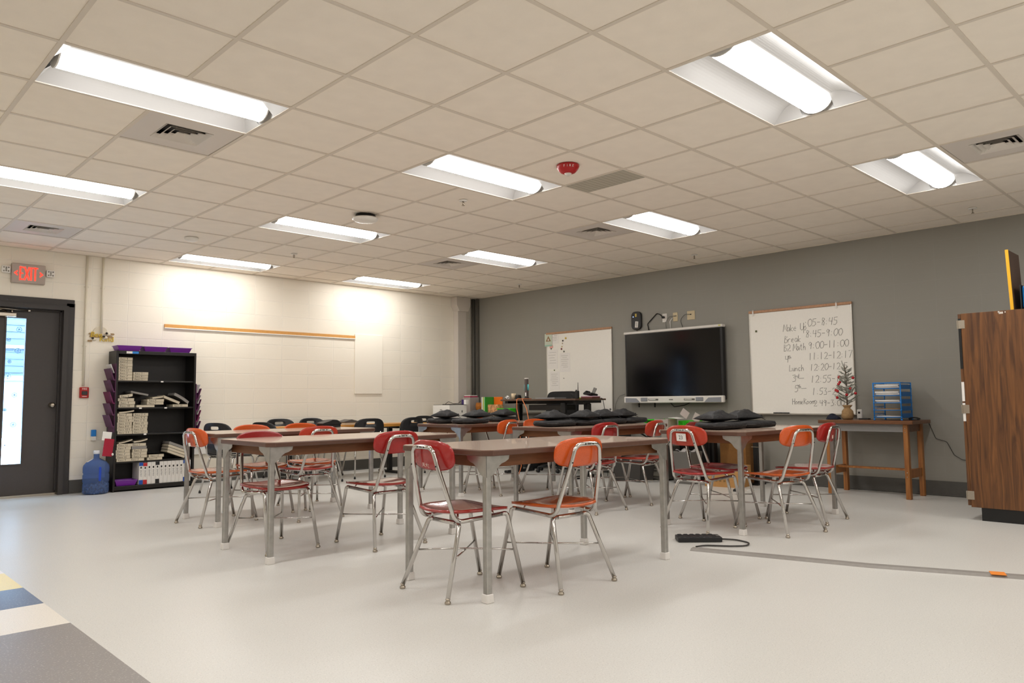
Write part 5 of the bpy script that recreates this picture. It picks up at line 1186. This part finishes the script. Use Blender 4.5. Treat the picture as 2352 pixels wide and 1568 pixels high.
for k in range(5):
    a = 2 * math.pi * k / 5 + .3; t = bm_new(); tube(t, [(-.14, 0, .10), (-.14 + .26 * math.cos(a), .26 * math.sin(a), .075)], [.025, .016], 8); lg = obj('leg', t, blackm, o)
    t = bm_new(); q = bmesh.new(); lathe(q, [(0, -.018), (.026, -.018), (.028, 0), (.026, .018), (0, .018)], 12); bmesh.ops.transform(q, matrix=Matrix.Translation((-.14 + .26 * math.cos(a), .26 * math.sin(a), .028)) @ Matrix.Rotation(math.pi / 2, 4, 'X'), verts=q.verts); merge(t, q); q.free(); tube(t, [(-.14 + .26 * math.cos(a), .26 * math.sin(a), .028), (-.14 + .26 * math.cos(a), .26 * math.sin(a), .075)], .01, 6); obj('caster', t, black, lg)
# things on the desk; y = left to right falls from 4.0 to 2.05
def dk(n, lb, cat, x, y): return thing(n, lb, cat, (x, y, DZ_))
o = dk('tower_lamp', 'slim dark tower gadget with white top and teal sides on the standing desk', 'gadget', 4.22, 3.44)
t = bm_new(); lathe(t, [(.045, 0), (.05, .01), (.035, .022), (.03, .03)], 16); obj('base', t, blackm, o); t = bm_new(); box(t, (0, 0, .155), (.045, .042, .27), .01, seg=2); obj('body', t, mat('tower_taupe', '5a4f4b', .5), o); B('top_cap', (0, 0, .293), (.046, .046, .014), whitep, o, .004)
for s in (-1, 1): t = bm_new(); lathe(t, [(.011, 0), (.011, .085), (0, .085)], 10, (0, s * .031, .125)); obj('teal_tube', t, mat('teal_plastic', '5cc4c8', .3), o)
B('label', (-.0235, -.004, .07), (.001, .025, .05), paper, o)
o = dk('laptop', 'closed silver laptop lying on the standing desk', 'laptop', 4.20, 2.96); B('body', (0, 0, .008), (.24, .36, .016), mat('laptop_silver', 'a9a9ab', .35, .6), o, .004); B('lid', (0, 0, .0185), (.24, .36, .004), MATS['laptop_silver'], o, .0015)
o = dk('two_way_radio', 'black handheld radio with a tall antenna on the standing desk', 'radio', 4.22, 2.50); B('body', (0, 0, .052), (.032, .055, .104), black, o, .006, seg=2); t = bm_new(); tube(t, [(0, -.018, .10), (0, -.018, .215)], [.005, .003], 8); obj('antenna', t, blackm, o)
t = bm_new(); [lathe(t, [(.006, .10), (.006, .118), (0, .118)], 8, (0, y, 0)) for y in (.018, .005)]; obj('knob', t, blackm, o)
o = dk('desk_phone', 'dark desk phone tilted up on a pile of notebooks', 'phone', 4.40, 2.42); B('base', (0, 0, .058), (.15, .14, .025), black, o, .006, rot=(0, .15, 0)); B('screen', (.02, -.045, .095), (.012, .06, .10), greyp, o, .004, rot=(.3, .3, 0)); t = bm_new(); tube(t, fillet([(-.06, .05, .075), (-.02, .055, .095), (.05, .055, .085)], .02), .013, 8); obj('handset', t, black, o)
for i, (w, d, h, z, c_, lb) in enumerate(((.17, .19, .022, .0, '6b3a34', 'brown notebook, lowest in the pile under the phone'), (.16, .21, .009, .0225, 'c492a8', 'pink notebook on top of the pile under the phone'))):
    q = B('notebook', (4.40, 2.42, DZ_ + z + h / 2 + .0005), (w, d, h), mat('notebook_%d' % i, c_, .5), None, .002); tag(q, lb, 'notebook')
o = B('green_notes', (4.32, 2.555, DZ_ + .0085), (.05, .05, .016), mat('note_lime', 'c2d24a', .6), None, .002); tag(o, 'small lime sticky note block between radio and notebooks', 'sticky notes')
o = dk('paper_cup', 'beige patterned cup among gadgets at the left end of the standing desk', 'cup', 4.16, 3.645); t = bm_new(); lathe(t, [(.028, 0), (.035, .085), (.033, .085), (.026, .004), (0, .004)], 18); obj('cup', t, mat('cup_beige', 'd9c4a2', .6, var=.25, vscale=50), o)
o = dk('camera_block', 'black rounded gadget right of the beige cup', 'gadget', 4.16, 3.55); t = bm_new(); box(t, (0, 0, .035), (.06, .08, .06), .015, seg=2); obj('body', t, black, o); t = bm_new(); tube(t, fillet([(0, -.03, .06), (0, -.06, .065), (0, -.075, .0)], .02), .005, 6); obj('strap', t, greyp, o)
o = dk('crumpled_wrapper', 'crumpled black and white wrapper left of the beige cup', 'wrapper', 4.06, 3.675); t = bm_new(); bmesh.ops.create_icosphere(t, subdivisions=2, radius=.035)
for v in t.verts: v.co *= rt.uniform(.7, 1.2); v.co.z = max(.0, v.co.z * .8 + .024)
for f in t.faces: f.material_index = rt.choice((0, 1))
obj('wrapper', t, [paper, blackm], o)
oc = mat('cord_orange', 'e0804a', .5)
cable('orange_cable', 'orange cord hanging from the standing desk beneath the tower gadget', [(4.16, 3.37, DZ_ + .008), (3.955, 3.37, DZ_ + .008), (3.935, 3.35, .9), (3.93, 3.29, .7), (3.94, 3.28, .12), (3.92, 3.31, .012)], .0055, oc)
cable('orange_cable', 'second orange cord hanging right of the tower gadget', [(4.16, 3.29, DZ_ + .008), (3.955, 3.27, DZ_ + .008), (3.935, 3.16, .9), (3.93, 3.12, .75), (3.94, 3.14, .12), (3.92, 3.17, .012)], .0055, oc)
cable('desk_cable', 'pair of dark cables hanging off the right end of the standing desk', [(4.50, 2.34, DZ_ + .006), (4.50, 2.295, DZ_ + .004), (4.50, 2.27, .92), (4.51, 2.23, .75), (4.52, 2.24, .3), (4.52, 2.25, .012)], .004, blackm)
cable('radio_cable', 'thin black cable looping between office chair and radio', [(4.25, 2.56, DZ_ + .005), (4.28, 2.63, DZ_ + .06), (4.30, 2.69, DZ_ + .07), (4.30, 2.67, DZ_ + .01), (4.27, 2.60, DZ_ + .005)], .003, blackm)

# low cabinets under the left whiteboard and by the corner
o = thing('low_shelf', 'low dark grey cabinet under the left whiteboard', 'cabinet', (5.08, 3.05, 0)); B('body', (0, 0, .385), (.26, 1.35, .77), mat('shelf_dark_grey', '3a3937', .6), o, .004); B('top_board', (0, 0, .782), (.28, 1.38, .022), MATS['shelf_dark_grey'], o, .003)
o = thing('white_bowl', 'white upturned bowl on the dark cabinet beneath the left whiteboard', 'bowl', (5.05, 2.74, .794)); t = bm_new(); lathe(t, [(.075, 0), (.07, .02), (.05, .045), (.02, .055), (0, .056)], 20); obj('bowl', t, whitep, o)
o = thing('corner_cabinet', 'low grey cabinet in the corner holding boxes and a basket', 'cabinet', (4.98, 4.72, 0)); B('body', (0, 0, .40), (.42, 1.20, .80), mat('cabinet_grey', '8a857d', .5), o, .004); B('top_board', (0, 0, .8125), (.45, 1.24, .025), mat('cabinet_top', '6f665c', .5), o, .003)
CT = .8255
o = thing('file_cabinet', 'low beige cabinet under the white printer', 'cabinet', (4.42, 5.37, 0)); B('body', (0, 0, .35), (.44, .52, .70), mat('cabinet_beige', 'b8ae9c', .5), o, .006)
for k in range(2): d = B('drawer', (-.226, 0, .19 + .32 * k), (.012, .47, .29), MATS['cabinet_beige'], o, .004); B('handle', (-.238, 0, .25 + .32 * k), (.014, .12, .018), greyp, d, .003)
o = thing('printer', 'white office printer in the far left corner', 'printer', (4.36, 5.32, .7005))
B('body', (0, 0, .13), (.36, .42, .245), whitep, o, .01, seg=2); B('top_glass', (0, 0, .254), (.35, .41, .006), black, o, .002); B('output_slot', (-.181, .02, .09), (.004, .20, .008), blackm, o); B('name_plate', (-.181, -.0, .18), (.003, .05, .010), greyp, o); B('side_button', (.08, -.2115, .15), (.02, .004, .035), greyp, o, .001); B('paper_tray', (-.20, -.03, .055), (.05, .26, .02), whitep, o, .004)
o = thing('black_tray', 'thin dark tray with a looped cord on top of the printer', 'tray', (4.40, 5.28, .9585)); t = bm_new(); box(t, (0, 0, .006), (.24, .26, .008), .003); obj('tray', t, black, o); t = bm_new(); tube(t, fillet([(-.08, .10, .012), (-.05, .06, .05), (.0, .0, .015), (.06, -.06, .02), (.08, -.09, .06)], .03), .004, 6); obj('cord', t, blackm, o)
q = B('purple_box', (4.50, 5.15, .9575 + .04), (.03, .05, .08), mat('purple_dark', '3c2a6a', .5), None, .002); tag(q, 'small dark purple box standing on the printer', 'box')
q = B('white_carton', (4.50, 5.145 - .065, .9575 + .04 - .0), (.05, .06, .075), paper, None, .002); q.location = (0, .0, 0); q.location.z = .0; tag(q, 'small white carton beside the purple box on the printer', 'box')
q = B('grey_tower_box', (4.92, 5.45, .54), (.20, .19, 1.07), mat('box_grey', 'a8a09a', .5), None, .004); tag(q, 'tall grey box behind the printer with a magenta book on top', 'box')
q = B('magenta_book', (4.92, 5.45, 1.085), (.17, .16, .018), mat('book_magenta', 'b01c4c', .5), None, .002); tag(q, 'magenta book lying on the tall grey box', 'book'); q = B('white_book', (4.92, 5.45, 1.102), (.165, .15, .014), paper, None, .002); tag(q, 'white book on top of the magenta book', 'book')
def cbox(n, y, w, h, d, col, lb, cat, x=4.90, z=CT): q = B(n, (x, y, z + h / 2 + .0005), (d, w, h), mat(n + '_' + col, col, .5), None, .002); return tag(q, lb, cat)
o = thing('orange_basket', 'orange woven basket in the corner behind the black pouches', 'basket', (4.92, 5.19, CT)); t = bm_new(); lathe(t, [(.075, 0), (.095, .10), (.08, .16), (.074, .158), (.088, .10), (.068, .006), (0, .006)], 20); obj('body', t, mat('wicker_orange', 'b06a1e', .7, var=.3, vscale=60, bump=.6, bscale=90), o)
for i, (c_, w, y, lb) in enumerate((('e8e4da', .032, 5.02, 'white upright folder left of the lime one'), ('a8c03c', .022, 4.99, 'lime upright folder between white and green ones'), ('d8e6d0', .012, 4.971, 'thin pale folder between two green ones'), ('2f9a34', .022, 4.952, 'bright green upright folder, rightmost of the four'))):
    q = B('upright_folder', (4.88, y - .02, CT + .125), (.22, w, .25), mat('folder_%d' % i, c_, .5), None, .001); tag(q, lb, 'folder', 'upright folders in the corner')
q = B('orange_folder', (4.96, 4.82, CT + .125), (.02, .19, .25), mat('folder_orange', 'f0761c', .5), None, .001); tag(q, 'bright orange folder standing behind the patterned box', 'folder')
q = B('leaf_patterned_box', (4.88, 4.80, CT + .065), (.12, .24, .128), None or mat('leaf_pattern', 'd09a6a', .6, var=.6, vscale=22), None, .002); tag(q, 'autumn leaf patterned box in front of the orange folder', 'box')
o = thing('green_basket', 'bright green plastic basket at the front of the corner cabinet', 'basket', (4.86, 4.50, CT)); t = bm_new(); 
for k in range(26):
    for s in (-1, 1): box(t, (s * .085, -.14 + k * .0112, .03), (.004, .005, .05))
box(t, (0, 0, .003), (.17, .29, .006)); 
for s in (-1, 1): box(t, (s * .088, 0, .062), (.014, .31, .014), .003); box(t, (0, s * .148, .06), (.18, .012, .016), .003); box(t, (0, s * .145, .03), (.17, .004, .055))
obj('basket_body', t, green, o)
o = thing('round_tub', 'clear round tub at the right end of the corner cabinet', 'tub', (4.90, 4.27, CT)); t = bm_new(); lathe(t, [(.05, 0), (.062, .11), (.064, .115), (.0, .118)], 18); obj('tub', t, mat('tub_clear', 'b9b3a2', .3), o)
q = B('paper_pile', (4.60, 4.72, .0), (.01, .01, .01), paper); bpy.data.objects.remove(q)
o = thing('paper_pile', 'loose white paper pile on the corner cabinet front', 'paper stack', (4.82, 5.02, CT)) if False else None
o = thing('black_bags', 'black backpack on the floor against the grey wall behind the desk', 'backpack', (4.80, 3.93, 0)); t = bm_new(); lathe(t, [(.0, 0), (.14, .02), (.17, .2), (.15, .45), (.08, .62), (0, .66)], 16, sx=.8); obj('body', t, blackf, o); t = bm_new(); tube(t, fillet([(-.13, .05, .15), (-.19, .05, .35), (-.10, .05, .60)], .08), .012, 6); obj('strap', t, blackm, o)
q = B('black_monitor', (4.86, 4.02, .97), (.03, .05, .30), black, None, .01); tag(q, 'narrow black monitor edge seen left of the desk leg', 'monitor'); bpy.data.objects.remove(q)

# ------------------------------------------------------------------ light desk with boxes below the display
o = thing('light_desk', 'pale wooden desk top on black legs under the display', 'desk', (4.72, 1.24, 0))
B('desktop', (0, 0, .632), (.50, 1.20, .024), mat('pale_maple', 'd9b778', .45), o, .003)
for y in (-.40, .55):
    t = bm_new(); box(t, (.1, y, .31), (.05, .03, .62)); box(t, (.1, y, .012), (.26, .04, .024)); obj('leg', t, blackm, o)
t = bm_new(); tube(t, [(-.1, .58, .60), (-.1, .30, .46), (-.1, .58, .36)], .012, 6); obj('brace', t, blackm, o)
LD = .6445
o = thing('open_carton', 'open grey carton with raised white flaps on the pale desk', 'box', (4.62, 1.39, LD)); t = bm_new()
for c_, s_ in (((-.10, 0, .06), (.004, .20, .12)), ((.10, 0, .06), (.004, .20, .12)), ((0, .10, .06), (.20, .004, .12)), ((0, -.10, .06), (.20, .004, .12)), ((0, 0, .002), (.2, .2, .004))): box(t, c_, s_)
obj('carton', t, mat('carton_grey', 'a59c94', .6), o)
t = bm_new(); box(t, (0, -.165, .135), (.19, .13, .003), rot=(.1, 0, 0)); f1 = obj('flap', t, paper, o); t = bm_new(); box(t, (0, -.28, .19), (.003, .11, .09), rot=(.6, 0, 0)); obj('flap', t, mat('flap_grey', 'b5aaa4', .6), o)
q = thing('green_tray', 'bright green letter tray behind the grey carton', 'letter tray', (4.82, 1.62, LD)); t = bm_new(); box(t, (0, 0, .05), (.24, .30, .012)); box(t, (0, .15, .08), (.24, .006, .06)); box(t, (0, 0, .105), (.24, .30, .012)); box(t, (0, -.15, .06), (.24, .006, .12)); box(t, (0, .15, .03), (.24, .006, .06)); obj('tray_body', t, green, q)
q = thing('green_crate', 'green slotted crate right of the grey carton', 'crate', (4.80, 1.15, LD)); t = bm_new()
for k in range(9): box(t, (-.11, -.09 + k * .022, .05), (.004, .008, .09))
box(t, (-.11, 0, .095), (.006, .20, .012)); box(t, (.11, 0, .05), (.004, .20, .10)); box(t, (0, .1, .05), (.22, .004, .10)); box(t, (0, -.1, .05), (.22, .004, .10)); box(t, (0, 0, .003), (.22, .2, .006)); obj('crate_body', t, green, q)
for i, (x, y, z, a, c_, lb) in enumerate(((4.60, .93, LD + .11, .5, 'b8aea6', 'grey card flap sticking up beside the black pouch'), (4.75, .76, LD + .14, -.5, 'dfe3cc', 'pale card flap sticking up behind the black pouch'))):
    q = thing('card_flap', lb, 'card', (x, y, LD)); B('card', (0, 0, .14), (.003, .10, .10), mat('card_%d' % i, c_, .7), q, rot=(a, 0, 0)); B('carton_base', (0, 0, .05), (.14, .14, .098), mat('carton_base', '6c6f5a', .7), q, .003)
# under the desk
o = thing('grey_drawer_unit', 'stack of grey plastic drawers under the pale desk', 'drawer unit', (4.72, 1.55, 0))
B('body', (.0, 0, .22), (.34, .36, .40), mat('drawer_body', '5d5a54', .6), o, .004); 
for k in range(3): d = B('drawer', (-.178, 0, .10 + k * .115), (.016, .33, .085), mat('drawer_front', '7a766c', .5), o, .004); B('handle', (-.190, 0, .125 + k * .115), (.012, .14, .018), mat('drawer_handle', '3c3a36', .5), d, .004)
o = thing('storage_tote', 'dark grey storage tote on the floor behind the white sticker chair', 'tote', (4.46, 1.30, 0)) if False else None
def bin_(n, lb, x, y, w, d, h, m_, cat='waste bin'):
    o = thing(n, lb, cat, (x, y, 0)); t = bm_new(); k = .85
    q = bmesh.new(); bmesh.ops.create_cube(q, size=1)
    for v in q.verts: kk = k if v.co.z < 0 else 1; v.co = Vector((v.co.x * w * kk, v.co.y * d * kk, (v.co.z + .5) * h))
    top = [f for f in q.faces if f.normal.z > .9]; bmesh.ops.delete(q, geom=top, context='FACES_ONLY'); bmesh.ops.solidify(q, geom=q.faces[:], thickness=-.006); merge(t, q, 0); q.free(); obj('body', t, m_, o)
    t = bm_new(); [box(t, c_, s_, .003) for c_, s_ in (((0, d / 2, h - .01), (w + .02, .014, .025)), ((0, -d / 2, h - .01), (w + .02, .014, .025)), ((w / 2, 0, h - .01), (.014, d + .02, .025)), ((-w / 2, 0, h - .01), (.014, d + .02, .025)))]; obj('rim', t, m_, o); return o
bin_('waste_bin', 'dark grey waste bin with a liner behind the chair labelled 23', 4.56, 1.06, .24, .26, .38, greyp)
bin_('floor_tote', 'long dark grey tote on the floor under the middle back table', 4.38, 1.72, .3, .42, .26, mat('tote_grey', '3f3c39', .6), 'tote')
t = bm_new(); sheet(t, lambda u, v: Vector((u * .09, v * .10, .0 + .03 * math.sin(3 * u + 2) * math.cos(4 * v))), .003, 10, 10); q = obj('bin_liner', t, mat('liner_white', 'b8b4b2', .4), None, loc=(4.56, 1.06, .385)); tag(q, 'crumpled pale liner poking out of the waste bin', 'bin liner')
o = thing('cardboard_box', 'low open cardboard box on the floor behind the chair labelled 23', 'box', (4.62, .55, 0), .1); t = bm_new()
for c_, s_ in (((-.16, 0, .12), (.005, .42, .24)), ((.16, 0, .12), (.005, .42, .24)), ((0, .21, .12), (.32, .005, .24)), ((0, -.21, .12), (.32, .005, .24)), ((0, 0, .003), (.32, .42, .005))): box(t, c_, s_)
obj('carton', t, kraft, o)
t = bm_new()
for k in range(4): box(t, (-.164, .12 - k * .05, .07), (.001, .025, .02))
obj('printed_marks', t, mat('print_brown', '8a6a3e', .8), o)
o = thing('tall_cardboard_box', 'tall brown cardboard box against the wall beyond the right table', 'box', (5.0, .62, 0)); B('carton', (0, 0, .26), (.26, .34, .52), mat('cardboard_dark', '8d6232', .8, var=.06), o, .003)
o = thing('floor_stand', 'black upright post beside the tall cardboard box', 'stand', (4.95, .36, 0)); B('post', (0, 0, .30), (.04, .06, .60), blackm, o, .004); B('cross_rod', (-.02, -.02, .44), (.01, .14, .008), nickel, o); B('foot', (0, 0, .01), (.2, .12, .02), blackm, o)
o = thing('floor_speaker', 'black box under the pale desk near the waste bin', 'box', (5.04, 1.20, 0)); B('cabinet', (0, 0, .26), (.20, .44, .52), black, o, .008); B('front_grille', (-.102, 0, .26), (.004, .40, .46), blackm, o)
cable('floor_cable', 'tangle of thin white cord on the floor near the cardboard box', [(4.5, .22, .006), (4.42, .1, .006), (4.30, .16, .006), (4.22, .02, .006), (4.1, .08, .006)], .004, whitep, rad=.05)
t = bm_new(); lathe(t, [(.05, 0), (.045, .02), (.02, .03), (0, .03)], 12, sx=1, sy=.7); q = obj('black_puck', t, black, None, loc=(4.22, .22, 0)); tag(q, 'small black puck on the floor in front of the cardboard box', 'gadget')

# ------------------------------------------------------------------ oak table and black chairs by the cream wall
OX0, OX1, OY0, OY1, OZ = 1.06, 3.50, 4.80, 5.26, .705
o = thing('oak_table', 'long oak topped table on black legs before the cream wall', 'table', ((OX0 + OX1) / 2, (OY0 + OY1) / 2, 0))
B('tabletop', (0, 0, OZ - .02), (OX1 - OX0, OY1 - OY0, .04), oakm, o, .003)
for x in (-.85, .72):
    leg = B('leg', (x, 0, .34), (.06, .06, .64), blackm, o, .003); B('foot', (x, 0, .02), (.06, .50, .035), blackm, leg, .01); B('arm', (x, 0, OZ - .055), (.05, .42, .03), blackm, o)
bpl = mat('black_chair_plastic', '1d1d1f', .38, var=.05)
def black_chair():
    o = thing('black_chair', '', 'chair')
    t = bm_new()  # shell back with a grip hole; faces +x
    n = 40; outer, inner = [], []
    for k in range(n):
        a = 2 * math.pi * k / n; c_, s_ = math.cos(a), math.sin(a); r = 1 / (abs(c_) ** 3.4 + abs(s_) ** 3.4) ** (1 / 3.4)
        outer.append((c_ * r * .215, .62 + s_ * r * .175)); ri = 1 / (abs(c_) ** 5 + abs(s_) ** 5) ** .2; inner.append((c_ * ri * .062, .735 + s_ * ri * .018))
    def P(y, z): return Vector((-.215 + .05 * (y / .215) ** 2 - .12 * (z - .45), y, z))
    ringsF = [[P(a[0] + (b[0] - a[0]) * f, a[1] + (b[1] - a[1]) * f) for a, b in zip(outer, inner)] for f in (0, .25, .5, .75, 1)]
    F_ = [[t.verts.new(p) for p in R_] for R_ in ringsF]; K_ = [[t.verts.new(p + Vector((-.012, 0, 0))) for p in R_] for R_ in ringsF]
    for i in range(4):
        for k in range(n):
            k2 = (k + 1) % n; t.faces.new((F_[i][k], F_[i][k2], F_[i + 1][k2], F_[i + 1][k])).smooth = True; t.faces.new((K_[i][k2], K_[i][k], K_[i + 1][k], K_[i + 1][k2])).smooth = True
    for R1, R2 in ((F_[0], K_[0]), (K_[-1], F_[-1])):
        for k in range(n): k2 = (k + 1) % n; t.faces.new((R1[k2], R1[k], R2[k], R2[k2]))
    obj('backrest', t, bpl, o)
    t = bm_new(); sheet(t, lambda u, v: Vector((squircle(u, v, 4)[0] * .21 + .0, squircle(u, v, 4)[1] * .215, .44 + .015 * v * v - .02 * max(0, u) ** 3)), .014, 14, 14); obj('seat', t, bpl, o)
    t = bm_new()
    for s in (-1, 1): tube(t, fillet([(-.225, s * .15, .62), (-.19, s * .165, .42), (.15, s * .165, .405)], .05), .011, 8)
    tube(t, [(-.12, -.165, .40), (-.12, .165, .40)], .011, 8); obj('frame', t, chrome, o)
    for sx in (-1, 1):
        for sy in (-1, 1):
            t = bm_new(); tube(t, fillet([(sx * .10 + .02, sy * .165, .405), (sx * .15 + .01, sy * .17, .40), (sx * .24, sy * .215, .015)], .04), .011, 8); lg = obj('leg', t, chrome, o)
            t = bm_new(); lathe(t, [(.013, 0), (.014, .012), (.010, .03)], 10, (sx * .24, sy * .215, 0)); obj('glide', t, blackm, lg)
    return o
BC_ = [(.42, 4.50, 22, 'leftmost black chair turned side on, beyond the farthest left table'), (.86, 4.22, 15, 'second black chair from the left, turned side on'), (1.60, 5.43, -93, 'black chair behind the left half of the oak table, facing the camera'), (2.09, 5.41, -88, 'black chair behind the oak table, right of the other one facing the camera'),
       (2.39, 4.78, 80, 'black chair pushed up to the near side of the oak table, rounded back'), (3.04, 4.78, 96, 'black chair at the near side of the oak table toward its right end'), (3.79, 5.02, -90, 'grey-looking black chair behind the right end of the oak table'), (1.62, 4.66, 100, 'black chair under the near side of the oak table, mostly hidden')]
for i, (x, y, a, lb) in enumerate(BC_):
    if i == 0: bc0 = black_chair(); o = bc0; o.location = (x, y, 0); o.rotation_euler = (0, 0, math.radians(a)); o['label'] = lb; o['group'] = 'black plastic chairs by the oak table'
    else: dup(bc0, (x, y, 0), math.radians(a), lb, 'black plastic chairs by the oak table')
for x, y, z, c_, lb in ((.66, 2.735, .7625, 0, 'black peaked box standing at the rear edge of the farthest left table'), (2.30, 5.02, OZ, 1, 'dark peaked lid on a pale box on the oak table')):
    o = thing('peaked_box', lb, 'box', (x, y, z + .0005)); hgt, hw = (.028, .105) if c_ == 0 else (.03, .125)
    t = bm_new(); prism(t, [(-hw, hgt), (hw, hgt), (hw, hgt + .012), (.0, hgt + .042), (-hw, hgt + .012)], .13 if c_ == 0 else .2, Matrix(((1, 0, 0, 0), (0, 0, 1, -.065 if c_ == 0 else -.1), (0, 1, 0, 0), (0, 0, 0, 1)))); obj('peaked_lid', t, black if c_ == 0 else mat('lid_grey', '55524f', .5), o)
    B('body', (0, 0, hgt / 2), (hw * 1.9, .12 if c_ == 0 else .18, hgt), black if c_ == 0 else mat('box_cream', 'cfc4ae', .5), o, .003)
